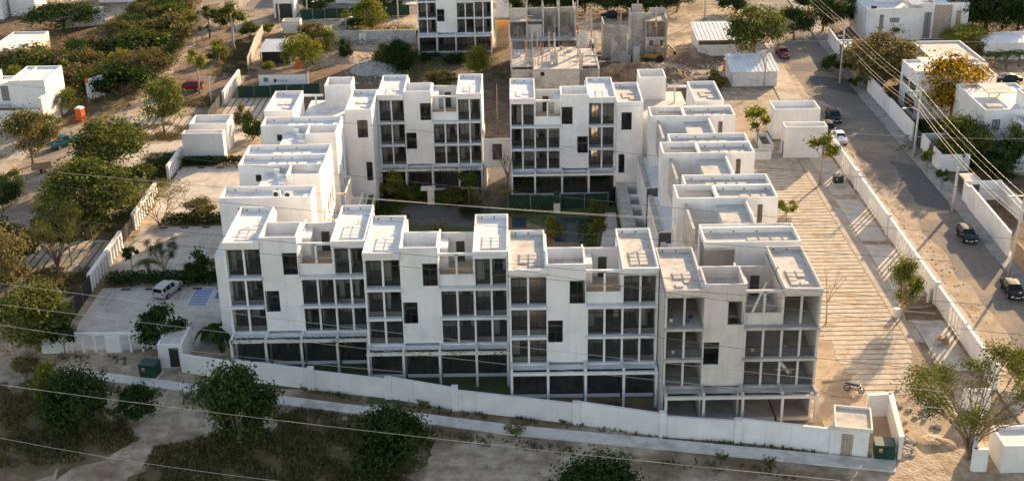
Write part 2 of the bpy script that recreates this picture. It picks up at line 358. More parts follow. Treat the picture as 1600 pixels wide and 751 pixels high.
# grooved concrete driveways on the left and the strip-paved lot on the right
def driveway(x0,x1,y0,y1,pitch=1.05):
    st('gravel_bed', M['soil'], [(x0-.2,y0-.2),(x1+.2,y0-.2),(x1+.2,y1+.2),(x0-.2,y1+.2)], .012)
    mb = MB(); x = x0
    while x < x1-.2:
        mb.box(x, min(x+pitch-.25,x1), y0, y1, .0, .05); x += pitch
    setting(mb.build('paved_driveway', M['plank']))
driveway(-64,-49.6,190.5,199.5); driveway(-48.8,-39,196.5,209); driveway(-62.5,-50,157.0,166); driveway(-66,-51.0,139,147.5); driveway(-66,-57.5,121,128.5)
st('lot_apron', M['lot'], [(-62,168.5),(-50,168.5),(-50,187),(-63.5,184)], .014)
st('lot_apron', M['lot'], [(-62,147.5),(-52,147.5),(-52,150),(-62,150)], .012)
st('gravel_bed', M['gravel'], [(27.6,107),(41.0,107),(41.0,178),(27.6,178)], .012)
mb = MB(); rr = random.Random(2); y = 107.4; i = 0
while y < 177.6:
    xl = 27.7 if y > 127 else (31.2 - max(0,(y-118))*.35 if y > 118 else 32.0 - .2*math.sin(y))
    xr = 39.9 + rr.uniform(-.05,.05)
    if y < 116: xr = 37.2 + (y-107)*.3
    mb.box(xl+rr.uniform(-.05,.15), xr, y, y+.84, 0, .045+rr.uniform(-.006,.006)); y += 1.04
setting(mb.build('paved_strips', M['plank']))
st('lot_edge', M['verge'], [(40.1,118),(41.7,118),(41.7,177),(40.1,177)], .018)
for y0,y1 in ((160.2,175.5),(144.6,158.6),(129,143.4),(112,123)):
    st('parking_surface', M['lot'], [(41.8,y0),(45.0,y0),(45.0,y1),(41.8,y1)], .02)
st('sand_spill', M['sand'], jag([(27.6,97.5),(39,99),(40.5,108),(32,119),(28,118.5)], .4, 1.5, 21), .017)
st('soil_bed', M['soil'], jag([(41,123.2),(45.2,123.2),(45.2,129),(42,129)], .25, 1.2, 22), .022)
for i, (q, s_) in enumerate([([(175,194),(332,194),(325,218),(170,222)],31),([(180,262),(285,262),(255,292),(150,300)],32),([(60,338),(205,332),(192,374),(35,380)],33),([(60,420),(170,415),(120,460),(0,492),(0,470)],34),([(262,150),(350,150),(342,166),(255,166)],35),([(120,205),(205,130),(262,90),(290,60),(325,8),(345,5),(300,62),(235,135),(150,200)],36),([(330,110),(375,60),(402,72),(385,118)],37),([(120,240),(165,200),(215,190),(150,240)],38)]):
    st('dry_lawn', M['drylawn'], jag([P(*p) for p in q], .35, 1.4, s_), .026+.0006*i)
st('soil_bed', M['earth'], jag([P(*p) for p in ((-30,170),(-30,20),(60,30),(140,40),(215,15),(245,-15),(325,-16),(288,50),(215,125),(150,180),(110,200))], .6, 3, 39), .010)
st('dry_lawn', M['drylawn'], jag([P(*p) for p in ((-40,700),(-40,600),(70,598),(180,650),(215,690),(130,735),(20,745))], 1.3, 1.2, 40), .006)
st('dry_lawn', M['drylawn'], jag([P(*p) for p in ((200,770),(240,712),(330,690),(470,650),(560,660),(680,700),(640,745),(600,800))], 1.3, 1.2, 41), .006)
# courtyard
for X_, F_, m_ in ((-29.7,116.4,'lawn'),(-15.48,113.3,'lawn'),(-1.27,108.9,'soil'),(12.95,104.0,'soil')):
    a, b = BP(X_, F_-4.6, 0), BP(X_+14.1, F_+1, 0); st('forecourt', M[m_], [(a[0],a[1]),(b[0],a[1]),(b[0],b[1]),(a[0],b[1])], .012)
st('courtyard_ground', M['lawn'], [(-22,127),(16.5,127),(16.5,168),(-22,168)], .01)
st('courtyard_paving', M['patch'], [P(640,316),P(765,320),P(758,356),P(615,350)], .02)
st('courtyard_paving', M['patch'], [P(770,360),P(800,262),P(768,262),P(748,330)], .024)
st('courtyard_paving', M['sidewalk'], [P(946,332),P(962,332),P(968,388),P(938,388)], .02)
st('terracotta_path', M['brick'], [P(788,336),P(905,372),P(905,392),P(785,392)], .026)
bl = MB()
for i in range(9):
    a = P(788+i*13,338+i*3.4); b = P(786+i*13,392); d = Vector((.05,0,0)); bl.sheet([a-d,a+d,b+d,b-d], .030)
for i in range(6): 
    y = P(800,345+i*8).y; bl.box(-1.2, 8.2-i*.0, y-.04, y+.04, .027, .031)
setting(bl.build('path_joints', M['gravel']))
setting(MB().prism([P(845,340)[:2],P(935,342)[:2],P(922,380)[:2],P(868,378)[:2]], .0, .05).build('swimming_pool', M['pool']))
setting(MB().prism([P(800,340)[:2],P(822,340)[:2],P(822,356)[:2],P(800,356)[:2]], .0, .05).build('swimming_pool', M['pool']))
st('soil_bed', M['earth'], jag([(59,120),(80,120),(84,160),(66,168),(66,190),(62,192),(62,218),(59,218)], .4, 2, 61), .006)
st('soil_bed', M['earth'], jag([(66,206),(66,238),(100,236),(130,262),(130,290),(80,262),(62,262),(61,226)], .4, 2.5, 62), .006)
st('soil_bed', M['earth'], jag([(-48,200),(-20,176),(-4,174),(14,174),(30,176),(34,205),(20,232),(-2,240),(-20,236),(-36,222),(-50,228)], .8, 3, 23), .006)
st('soil_bed', M['soil'], jag([(-62,206),(-50,206),(-50,235),(-60,262),(-63.5,250)], .8, 3, 24), .007)
st('soil_bed', M['soil'], jag([(-77,206),(-73,206),(-72,262),(-80,262)], .8, 3, 25), .007)

# ================================================================== apartment blocks facing the camera
BW = 14.12
def window(parent, x0, x1, z0, z1, y, nm=1, nt=(), glass='glass', ax='x', fw=.06, name='window', fd=.09):
    """frame + pane; ax 'x' window lies in an xz plane at y, ax 'y' lies in a yz plane at x = y"""
    mb = MB()
    def B(a0,a1,c0,c1,t0=-fd/2,t1=fd/2):
        if ax == 'x': mb.box(a0,a1,y+t0,y+t1,c0,c1)
        else: mb.box(y+t0,y+t1,a0,a1,c0,c1)
    B(x0,x1,z0,z0+fw); B(x0,x1,z1-fw,z1); B(x0,x0+fw,z0+fw,z1-fw); B(x1-fw,x1,z0+fw,z1-fw)
    for k in range(nm):
        c = x0+(x1-x0)*(k+1)/(nm+1); B(c-fw*.45,c+fw*.45,z0+fw,z1-fw,-fd*.4,fd*.4)
    for t in nt:
        c = z0+(z1-z0)*t; B(x0+fw,x1-fw,c-fw*.4,c+fw*.4,-fd*.36,fd*.36)
    f = mb.build(name, M['darkframe'], parent)
    if glass:
        g = MB()
        if ax == 'x': g.face([(x0+.02,y,z0+.02),(x1-.02,y,z0+.02),(x1-.02,y,z1-.02),(x0+.02,y,z1-.02)])
        else: g.face([(y,x0+.02,z0+.02),(y,x1-.02,z0+.02),(y,x1-.02,z1-.02),(y,x0+.02,z1-.02)])
        g.build('pane', M[glass], f)
    return f
def roof_pads(parent, xc, y0, m, n=4, dx=.72, rot=False, pitch=.85, z=12.66, rnd=None):
    for c in (-1, 1):
        for k in range(n):
            if rnd and rnd.random() < .12: continue
            x = xc+c*dx*.62; y = y0+k*pitch
            if rot: x, y = xc+k*pitch*1.25, y0+c*dx*.6
            w, d = (.36,.33) if not rot else (.46,.3)
            MB().box(x-w,x+w,y-d,y+d,z,z+.13).build('equipment_pad', M[m], parent)
def parapet_roof(parent, x0, x1, y0, y1, m, rm, name='roof', zt=13.15, over=0.0, pads=True, rnd=None, prp=None):
    r = MB(); r.box(x0,x1,y0+over,y1,12.35,12.66); r.build(name+'_slab', M[rm], parent)
    q = MB(); q.ring(x0-.005,x1+.005,y0-.005,y1+.005,12.585,zt,.15)
    q.build('parapet', M[m], parent); MB().box(x0-.01,x1+.01,y0-.13,y0-.006,12.88,zt+.004).build('fascia', M[m], parent)
    for k in range(2):
        MB().box(x0+.6+k*1.3, x0+.74+k*1.3, y1-.18, y1-.10, 12.76, 12.90).build('drain_outlet', M['darkframe'], parent)
def railing(parent, x0, x1, y, z0, h=.95, ax='x'):
    mb = MB(); n = max(2, int((x1-x0)/.13))
    def B(a0,a1,c0,c1):
        if ax == 'x': mb.box(a0,a1,y-.018,y+.018,c0,c1)
        else: mb.box(y-.018,y+.018,a0,a1,c0,c1)
    B(x0,x1,z0+h-.05,z0+h); B(x0,x1,z0+.08,z0+.12)
    for k in range(n+1):
        c = x0+(x1-x0)*k/n; B(c-.011,c+.011,z0+.12,z0+h-.05)
    return mb.build('railing', M['darkframe'], parent)
def vines(parent, x0, x1, y, z, seed, n=260, drop=.75):
    rr = random.Random(seed); mb = MB()
    cl = [rr.uniform(x0,x1) for _ in range(14)]
    for _ in range(n):
        x = rr.choice(cl)+rr.gauss(0,.35); x = min(max(x,x0),x1); q = Vector((x, y+rr.uniform(-.2,.25), z+.1-abs(rr.gauss(0,drop*.45))))
        leafquad(mb, q, rr, .13)
    mb.build('climbing_vine', M['leafbright'], parent)
def leafquad(mb, p, rr, s, nrm=None):
    a = rr.uniform(0,6.28); t = rr.gauss(0,.7)
    u = Vector((math.cos(a), math.sin(a), rr.gauss(0,.35))).normalized()
    v = u.cross(Vector((rr.gauss(0,.5), rr.gauss(0,.5), 1))).normalized()
    if nrm is not None:
        n = (nrm*.8 + Vector((rr.gauss(0,.55), rr.gauss(0,.55), rr.gauss(0,.45)+.25))).normalized()
        u = n.orthogonal().normalized(); u = Matrix.Rotation(a, 3, n) @ u; v = n.cross(u)
    k = s*rr.uniform(.6,1.25); e = s*rr.uniform(.45,.9)
    n = u.cross(v)*(k*rr.uniform(-.35,.35))
    mb.face([p-u*k-v*e*.2+n, p-u*k*.1-v*e, p+u*k-v*e*.15+n, p+u*k*.2+v*e])

def block(label, X0, F, mirror=False, wallm='white', roofm='roofwhite', ledgem='slabgrey', glass=True, seed=1, sunny=False, perg='plain', group='four storey apartment blocks', rear=True):
    rnd = random.Random(seed)
    T = thing('apartment_block', label, 'apartment building', (X0, F, 0), 0, group)
    mx = (lambda a, b: (BW-b, BW-a)) if mirror else (lambda a, b: (a, b))
    def bx(mb, x0, x1, *r): a, b = mx(x0, x1); mb.box(a, b, *r)
    D = 9.6; Z0 = -.9; raise_up(T)
    wall = MB()
    bx(wall, 0, .18, .95, D, Z0, 12.55); bx(wall, BW-.18, BW, .95, D, Z0, 12.55)           # party walls
    bx(wall, 0, .18, .25, .95, 3.05, 12.55); bx(wall, BW-.18, BW, .25, .95, 3.05, 12.55)
    bx(wall, 3.55, 3.73, 1.0, D, Z0, 12.7); bx(wall, 7.12, 7.3, 1.0, 6.85, Z0, 12.7)
    bx(wall, 10.72, 10.9, 1.1, D, 9.2, 12.55)
    a, b = mx(3.55, 7.3)
    def hole(x0, x1, z0, z1): q = mx(x0, x1); return (q[0], q[1], z0, z1)
    up = hole(5.75, 7.22, 9.35, 11.75); lo = hole(3.68, 5.1, 5.25, 7.6)
    wall.wall('x', .42, .62, a, b, 3.05, 13.45, [up, lo])
    wall.wall('x', 4.3, 4.5, a, b, 12.3, 13.45); q = mx(3.55, 3.73); wall.box(q[0],q[1],.62,4.3,12.7,13.45); q = mx(7.12,7.3); wall.box(q[0],q[1],.62,4.3,12.7,13.45)
    # rear wall with openings toward the other side
    ra, rb = mx(0.18, 3.55); rh = []
    for z in ((3.15, 6.1, 9.3) if sunny else ()): rh += [hole(.5, 2.9, z, z+2.4)]
    wall.wall('x', D-.18, D, ra, rb, Z0, 12.5, rh)
    ra, rb = mx(3.73, 10.9)
    rh = []
    for z in ((3.15, 6.1) if not glass else ()): rh += [hole(7.8, 10.0, z, z+2.4)]
    wall.wall('x', 6.67, 6.85, ra, rb, Z0, 12.35, rh)
    ra, rb = mx(10.9, BW-.18); rh = []
    for z in ((3.15, 6.1, 9.3) if not glass else ()): rh += [hole(11.4, 13.6, z, z+2.4)]
    wall.wall('x', D-.18, D, ra, rb, Z0, 12.5, rh)
    q = mx(10.72, 10.9); wall.box(q[0], q[1], 6.85, D, Z0, 9.2)
    # white stair head standing on the terrace
    bx(wall, 7.3, 8.08, 3.9, 6.67, 9.2, 11.9)
    wall.build('wall', M[wallm], T)
    gm = MB(); c0, c1 = mx(5.55, 5.62); gm.box(c0, c1, .40, .42, 11.75, 13.2); c0, c1 = mx(5.62, 7.28); gm.box(c0, c1, .405, .42, 11.78, 11.84); gm.build('wall_joint', M['slabgrey' if glass else 'concrete'], T)
    # floors with the projecting ledges
    for i, z in enumerate((3.05, 6.0, 9.2)):
        s = MB(); bx(s, 3.73, 7.12, 2.6, 6.67, z-.2, z)
        bx(s, .18, 3.55, .62, D-.18, z-.2, z); bx(s, 7.3, 10.72, .62, 6.67, z-.2, z); bx(s, 10.9, BW-.18, .62, D-.18, z-.2, z); bx(s, 10.72, 10.9, .62, 6.67, z-.2, z)
        s.build('floor_slab', M['roofcream' if glass else 'concrete'], T)
        for xa, xb in ((-.004, 3.55), (7.3, BW+.004)):
            l = MB(); bx(l, xa, xb, 0 if z > 4 else .2, .62, z-.24, z+.02); l.build('ledge', M[ledgem], T)
    s = MB(); bx(s, 3.73, 7.12, .62, 4.3, 12.1, 12.3); s.build('tank_floor', M[roofm], T)
    s = MB(); bx(s, 3.73, 7.3, 4.5, 6.68, 12.2, 12.42); s.build('rear_roof', M[roofm], T)
    for b_ in ((3.75, 4.9, .64, 1.6, 12.3, 12.75), (5.3, 6.2, .7, 1.3, 12.3, 12.6)): s = MB(); bx(s, *b_); s.build('tank_step', M[wallm], T)
    # columns
    for i, (z, z1) in enumerate(((3.05, 5.78), (6.0, 8.97), (9.2, 12.55))):
        yb = (.38, .62) if i < 2 else (.72, .95)
        xs = [.0, 1.72, 3.37, 7.3, 8.98, 10.68, 12.36, BW-.2]
        for k, x in enumerate(xs):
            if k in (2,) : continue
            if i == 2 and k == 3: continue
            q = mx(x, x+.2); MB().box(q[0], q[1], yb[0], yb[1], z+.02, z1).build('column', M[wallm], T)
    # glazing
    if glass:
        for i, z in enumerate((3.05, 6.0, 9.2)):
            h = 2.55 if i < 2 else 3.1
            for k, (xa, xb) in enumerate(((.18, 1.82), (1.82, 3.55), (7.3, 9.08), (9.08, 10.78), (10.78, 12.46), (12.46, BW-.18))):
                if i == 2 and k in (2, 3): continue
                y = 1.15 if i == 2 else (1.05 if k in (2, 3) else 1.75)
                q = mx(xa+.03, xb-.03); window(T, q[0], q[1], z+.03, z+h, y, 1, (.8,) if (i == 2 or k in (2, 3)) else ())
                lint = MB(); lint.box(q[0]-.03, q[1]+.03, y-.06, y+.06, z+h, z+ (2.75 if i < 2 else 3.27)); lint.build('lintel', M[wallm], T)
        q = mx(5.75, 7.22); window(T, q[0], q[1], 9.35, 11.75, .55, 1, (.42,)); q = mx(3.68, 5.1); window(T, q[0], q[1], 5.25, 7.6, .55, 1, (.45,))
        if sunny:
            for z in (3.15, 6.1, 9.3): q = mx(.5, 2.9); window(T, q[0], q[1], z, z+2.4, D-.09, 1, glass=None)
    if True:
        for i, z in enumerate((3.05, 6.0)):
            for (xa, xb) in ((.2, 1.72), (1.92, 3.5), (7.5, 8.98), (9.18, 10.68), (10.88, 12.36), (12.56, BW-.2)):
                q = mx(xa, xb); railing(T, q[0], q[1], .5, z+.02, .9 if glass else 1.0)
    if glass:
        for (xa, xb) in ((.2, 1.72), (1.92, 3.5)):
            q = mx(xa, xb); railing(T, q[0], q[1], .84, 9.22, .9)
    # rooms behind the glass: side partitions, back walls, some curtains
    if glass:
        for i, z in enumerate((3.05, 6.0, 9.2)):
            for k, (xa, xb, xp) in enumerate(((.19, 3.54, 1.8), (7.31, 10.71, 9.05), (10.91, BW-.19, 12.43))):
                if i == 2 and k == 1: continue
                yb = 4.6+rnd.uniform(-.6,.8); pt = MB(); zt = z+(2.74 if i < 2 else 3.1)
                q = mx(xa, xb); q2 = mx(xp+.3, xp+1.15)
                pt.wall('x', yb, yb+.12, q[0], q[1], z+.01, zt, [(q2[0], q2[1], z, z+2.1)])
                q = mx(xp-.05, xp+.05)
                if rnd.random() < .6: pt.box(q[0], q[1], 2.4, yb, z+.01, zt)
                pt.build('partition', M['white'], T)
            for (xa, xb) in ((.25, 1.7), (1.95, 3.4), (7.5, 8.9), (9.2, 10.6), (11, 12.3), (12.6, 13.8)):
                if rnd.random() < .22 and not (i == 2 and 7 < xa < 10):
                    w_ = rnd.uniform(.35,.8); q = mx(xa, xa+w_); cu = MB(); n_ = 8
                    for s_ in range(n_): cu.box(q[0]+(q[1]-q[0])*s_/n_, q[0]+(q[1]-q[0])*(s_+.9)/n_, 1.98+.04*(s_%2), 2.02+.04*(s_%2), z+.05, z+2.5)
                    cu.build('curtain', M['cream'], T)
    # terrace on the top floor
    t = MB(); bx(t, 8.1, 10.7, .95, 6.6, 9.2, 9.23); t.build('terrace_floor', M['tile' if glass else 'concrete'], T)
    t = MB(); bx(t, 7.32, 10.7, 3.0, 3.2, 9.23, 10.0); t.build('terrace_bench', M['tile' if glass else 'concrete'], T)
    t = MB(); bx(t, 7.3, 10.72, .74, .93, 9.2, 10.35); t.build('terrace_wall', M[wallm], T)
    t = MB(); bx(t, 7.3, 10.72, .72, .98, 12.42, 12.66); t.build('terrace_beam', M[wallm], T)
    q = mx(8.8, 9.65); MB().box(q[0], q[1], 6.6, 6.68, 9.25, 11.4).build('door', M['door'], T)
    q = mx(9.4, 10.3); 
    # ground floor glazing and forecourt frame
    y0 = -1.6
    for k, (xa, xb) in enumerate(((.18, 3.5), (3.75, 7.1), (7.32, 10.7), (10.92, BW-.18))):
        q = mx(xa, xb)
        if glass: window(T, q[0], q[1], -.52, 2.6, .6, 3)
        MB().box(q[0], q[1], .5, .75, Z0, -.52).build('sill_wall', M[wallm], T); MB().box(q[0], q[1], .5, .75, 2.6, 2.84).build('lintel', M[wallm], T); MB().box(q[0], q[1], .76, 6.6, Z0, Z0+.25).build('ground_floor', M['roofcream' if glass else 'concrete'], T)
    pg = MB()
    bx(pg, -.02, BW+.02, y0, y0+.28, 2.72, 3.0)
    pg.build('forecourt_beam', M[wallm if perg != 'vine' else 'cream'], T)
    for x in (0.02, 3.5, 7.1, 10.75, BW-.27):
        q = mx(x, x+.24); MB().box(q[0], q[1], y0+.02, y0+.26, Z0, 2.72).build('forecourt_post', M[wallm if perg != 'vine' else 'cream'], T)
        mb = MB(); mb.box(q[0], q[1], y0+.28, .42, 2.78, 3.3 if perg != 'vine' else 3.06); mb.build('cross_beam', M[ledgem if perg != 'vine' else wallm], T)
    mb = MB(); bx(mb, 0.02, BW-.02, -.62, .2, 2.83, 2.9); mb.build('canopy_slab', M[ledgem], T)
    if perg == 'vine':
        for k in range(20):
            x = .3+k*.72; q = mx(x, x+.07); MB().box(q[0], q[1], y0+.3, -.64, 2.86, 2.98).build('pergola_slat', M['wood'], T)
        vines(T, .2, BW-.2, y0+.1, 2.95, seed)
    # roofs
    q = mx(0, 3.55); parapet_roof(T, q[0], q[1], 0.06, D, wallm, roofm)
    roof_pads(T, (q[0]+q[1])/2+.1, 1.9, roofm, rnd=rnd)
    q = mx(10.72, BW); parapet_roof(T, q[0], q[1], 0.06, D, wallm, roofm)
    roof_pads(T, (q[0]+q[1])/2, 2.0, roofm, rnd=rnd)
    for (xa, ya) in ((2.6, 5.8), (12.9, 5.6)):
        if rnd.random() < .75:
            q = mx(xa, xa); p = MB(); p.tube([(q[0],ya,12.55),(q[0],ya,13.15),(q[0]-.18,ya+.1,13.3)], .07, 8); p.build('vent_pipe', M['whiteplas'], T)
    return T

B1 = block('white four storey block at the left end of the front row', -29.7, 116.4, seed=1, perg='vine')
B2 = block('white block second from left in the front row, vines hanging from its ground floor pergola', -15.48, 113.3, seed=2, perg='vine')
B3 = block('white block third from left in the front row with cream unpainted roof floors', -1.27, 108.9, wallm='white', roofm='roofcream', ledgem='slabgrey', seed=3, sunny=True)
B4 = block('unfinished grey block without glazing at the right end of the front row', 12.95, 104.0, wallm='render_grey', roofm='roofcream', ledgem='concrete', glass=False, seed=4)
B5 = block('white block left of the courtyard portal, facing the garden with a vine-covered pergola', -19.25, 166.1, seed=5, perg='vine')
B6 = block('white block right of the courtyard portal, behind the green mesh screen', -1.3, 163.4, mirror=False if False else True, seed=6, sunny=True)
B7 = block('white apartment block far behind the courtyard, its roof cut by the top of the photo', -19.1, 239.5, seed=7)
# ================================================================== side wings
def slot(parent, x0, x1, z0, z1, y, ax='x', mull=1, glass='glass'):
    return window(parent, x0, x1, z0, z1, y, mull, (), glass=glass, ax=ax, fw=.05, fd=.06)
WG = 'apartment houses of the side wings'
def roof_strip(T, x0, x1, y0, y1, wm, rm, pads, seed, zt=13.15):
    MB().box(x0+.03, x1-.03, y0+.03, y1-.03, 12.3, 12.58).build('roof_slab', M[rm], T)
    MB().ring(x0-.004, x1+.004, y0-.004, y1+.004, 12.585, zt, .17).build('parapet', M[wm], T)
    if pads: roof_pads(T, pads[0], pads[1], rm, n=4, rot=True, pitch=.95, z=12.58, rnd=random.Random(seed))
    for k in range(3 if x1-x0 > 6 else 1): MB().box(x0+1+k*2.3, x0+1.16+k*2.3, y1-.19, y1-.15, 12.68, 12.82).build('drain_outlet', M['darkframe'], T)
def right_house(label, f, front=True, box=True, seed=0, rear_to=None):
    """f = world y of the camera-side wall of its roofs; terrace body reaches 7 m nearer"""
    T = thing('wing_house', label, 'apartment house', (16.6, f, 0), 0, WG); raise_up(T)
    wm = 'white'
    rend = rear_to if rear_to else 7.1
    w = MB(); X1 = 10.7
    Z0 = -.9; w.wall('x', 0, .2, 4.3, X1, Z0, 12.6, [(8.55, 9.1, 9.7, 12.35), (8.55, 9.1, 3.4, 6.0)])
    w.box(X1-.2, X1, .2, rend, Z0, 12.6); w.box(1.3, X1-.2, rend-.2, rend, Z0, 12.6)
    w.wall('y', 1.3, 1.5, 4.0, rend-.2, Z0, 12.6, [(4.8,5.5,6.6,8.8),(4.8,5.5,3.4,5.6)])
    if box:
        w.box(0, 4.3, 0, .2, Z0, 13.15); w.wall('y', 0, .2, .2, 3.9, Z0, 13.15, [(1.2,1.9,9.4,11.4),(1.2,1.9,6.4,8.4),(2.7,3.4,6.4,8.4),(1.2,1.9,3.2,5.2)])
        w.box(4.12, 4.3, .2, 4.0, 12.68, 13.15); w.box(0, 4.3, 3.9, 4.08, 9, 13.15)
        w.box(.2, .75, .2, .75, 12.0, 12.72)
    w.build('wall', M[wm], T)
    if box: MB().box(.2, 4.12, .2, 3.9, 11.3, 11.55).build('tank_floor', M['roofcream'], T)
    slot(T, 8.55, 9.1, 9.7, 12.35, .1)
    for (a,b,c,d) in (((1.2,1.9,9.4,11.4),(1.2,1.9,6.4,8.4),(2.7,3.4,6.4,8.4),(1.2,1.9,3.2,5.2)) if box else ()): slot(T, a, b, c, d, .1, 'y', 0)
    roof_strip(T, 4.3 if box else 1.3, X1, 0.0, 3.75, wm, 'roofcream', (6.2, 1.3), seed)
    if rend > 4: roof_strip(T, 1.3, X1, 3.79, rend, wm, 'roofcream', (4.2, 5.1), seed+1)
    if front:                                               # lower body with its roof terrace, between this house and the next
        b = MB(); b.box(4.1, 7.3, -5.7, -.003, Z0, 12.3); b.build('terrace_body', M[wm], T)
        MB().box(4.12, 7.28, -5.68, -.01, 12.3, 12.36).build('terrace_floor', M['roofcream'], T)
        MB().box(7.12, 7.32, -5.72, -.012, 12.3, 12.95).build('terrace_wall', M[wm], T)
        window(T, 4.6, 5.6, 11.5, 12.0, -5.73, 1); MB().box(1.3, 4.08, -6.85, -.003, Z0, 9.0).build('rear_body', M[wm], T)
        MB().box(.75, 1.02, -6.85, -.02, 8.4, 12.55).build('side_screen', M['concrete'], T)
        lo = MB(); lo.wall('y', -1.2, -1.0, -7.0, 3.9, Z0, 6.4, [(k*1.75-6.4, k*1.75-5.7, 3.3, 5.5) for k in range(6)]); lo.box(-1.0, 1.3, -7.0, 0, 6.1, 6.25); lo.box(-1.0, 0, 0, 3.9, 6.1, 6.25)
        lo.build('lower_storey', M[wm], T)
        MB().box(-1.22, -.6, -7.0, 3.9, 6.25, 6.45).build('ledge', M['concrete'], T)
        for k in range(6): slot(T, k*1.75-6.4, k*1.75-5.7, 3.3, 5.5, -1.1, 'y', 0)
        for k in range(3): slot(T, -6.0+k*2.1, -5.3+k*2.1, 6.6, 8.6, 1.29, 'y', 0)
    return T
right_house('narrow cream roofed house of the right wing directly behind the unfinished grey block', 114.7, front=False, box=False, seed=11, rear_to=4.6)
right_house('right wing house nearest behind the narrow roof strip, with a tank box and terrace', 126.5, seed=12)
right_house('right wing house second nearest, its terrace before a tall slot window', 140.8, seed=13)
right_house('farthest right wing house with a tank box, next to the back corner deck', 154.9, seed=14, rear_to=4.4)
def left_house(label, b, box=True, strips=2, seed=0, acs=False):
    """b = world y of the camera-side face of the projecting tank box"""
    T = thing('wing_house', label, 'apartment house', (-32.6, b, 0), 0, WG); raise_up(T)
    X1 = 9.9; s0 = 3.4 if box else 0; rend = s0 + 3.55*strips
    w = MB()
    w.wall('x', s0, s0+.2, 0, X1, -.9, 12.6, [(1.95, 2.6, 11.1, 11.95)])
    w.box(0, .2, s0+.2, rend, -.9, 12.6); w.box(.2, X1-.2, rend-.2, rend, -.9, 12.6)
    hs = [(s0+1.0+k*1.9, s0+1.75+k*1.9, z, z+2.2) for k in range(int(rend-s0)//2) for z in (3.3, 6.4)]
    w.wall('y', X1-.2, X1, s0+.2, rend, -.9, 12.6, hs)
    if box:
        w.box(6.1, X1, 0, .2, -.9, 13.15); w.box(6.1, 6.3, .2, s0, 9.3, 13.15)
        hb = [(.9, 1.6, 3.3, 5.5), (2.2, 2.9, 3.3, 5.5), (.9, 1.6, 6.5, 8.7)]
        w.wall('y', X1-.2, X1, .2, s0, -.9, 13.15, hb)
        w.box(6.1, X1, s0, s0+.18, 12.6, 13.16)
    w.build('wall', M['white'], T)
    if box:
        MB().box(6.3, X1-.2, .2, s0, 12.0, 12.2).build('tank_floor', M['roofwhite'], T)
        for h in hb: slot(T, *h, X1-.1, 'y', 0)
    for h in hs: slot(T, *h, X1-.1, 'y', 0)
    slot(T, 1.95, 2.6, 11.1, 11.95, s0+.1)
    for k in range(strips):
        roof_strip(T, 0, X1, s0+k*3.55, s0+(k+1)*3.55-.04*(k+1 < strips), 'white', 'roofwhite', (3.6, s0+k*3.55+1.3) if not acs else None, seed+k)
    # stepped upstand at the courtyard end of the roof
    MB().box(X1-.9, X1-.2, s0+.2, s0+1.4, 12.68, 13.0).build('roof_step', M['white'], T)
    if acs or box:
        b_ = MB(); b_.box(0.6 if not box else 3.1, 6.09 if box else X1-.4, s0-6.9, s0-.003, -.9, 12.2 if box else 9.5); b_.build('terrace_body', M['white'], T)
        if box:
            MB().box(3.12, 6.07, s0-6.88, s0-.02, 12.2, 12.26).build('terrace_floor', M['roofwhite'], T)
            for t_ in ((4.3,4.9,s0-1.0,s0-.02,12.26,12.9), (4.9,6.06,s0-2.3,s0-2.1,12.26,12.75), (5.3,6.06,s0-4.2,s0-3.0,12.26,12.6)): MB().box(*t_).build('terrace_step', M['white'], T)
    # courtyard-side lower storey with a sunlit terrace and slender frame
    lo = MB(); lo.box(X1+.002, X1+2.4, -3.6, rend-3.0, -.9, 3.1); lo.box(X1+2.2, X1+2.4, -3.6, rend-3.0, 3.1, 3.8); lo.build('lower_terrace', M['cream'], T)
    fr = MB()
    for k in range(5): fr.box(X1+1.0, X1+1.14, -3.2+k*1.5, -3.06+k*1.5, 3.1, 6.3)
    fr.box(X1+1.0, X1+1.14, -3.2, 2.94, 6.3, 6.5); fr.box(X1+.01, X1+1.14, -3.2, -3.06, 6.3, 6.48); fr.box(X1+.01,X1+1.14,2.8,2.94,6.3,6.48)
    fr.build('terrace_frame', M['cream'], T)
    return T
def ac_unit(loc, label, rz=0):
    T = thing('air_conditioner', label, 'air conditioner', loc, rz, 'air conditioner units on the left wing roof')
    mb = MB(); mb.box(-.42,.42,-.17,.17,.06,.68); mb.build('casing', M['whiteplas'], T)
    f = MB(); f.tube([(-.1,-.172,.37),(-.1,-.19,.37)], .26, 16); f.build('fan_grille', M['darkframe'], T)
    k = MB(); k.box(-.38,-.3,-.17,.17,0,.06); k.box(.3,.38,-.17,.17,0,.06); k.build('foot', M['steel'], T); return T
left_house('left wing house with air conditioner units on its roof, nearest behind the front row', 128.6, box=False, strips=1, seed=21, acs=True)
left_house('left wing house with two long parallel roofs and a tank box before them', 135.6, seed=22)
left_house('left wing house farthest back, single roof, beside the corner deck', 150.1, strips=1, seed=23)
ac_unit(BP(-26.6,130.2,12.58), 'left one of the two grouped air conditioner units on the near left wing roof')
ac_unit(BP(-25.3,129.9,12.58), 'right one of the two grouped air conditioner units on the near left wing roof')

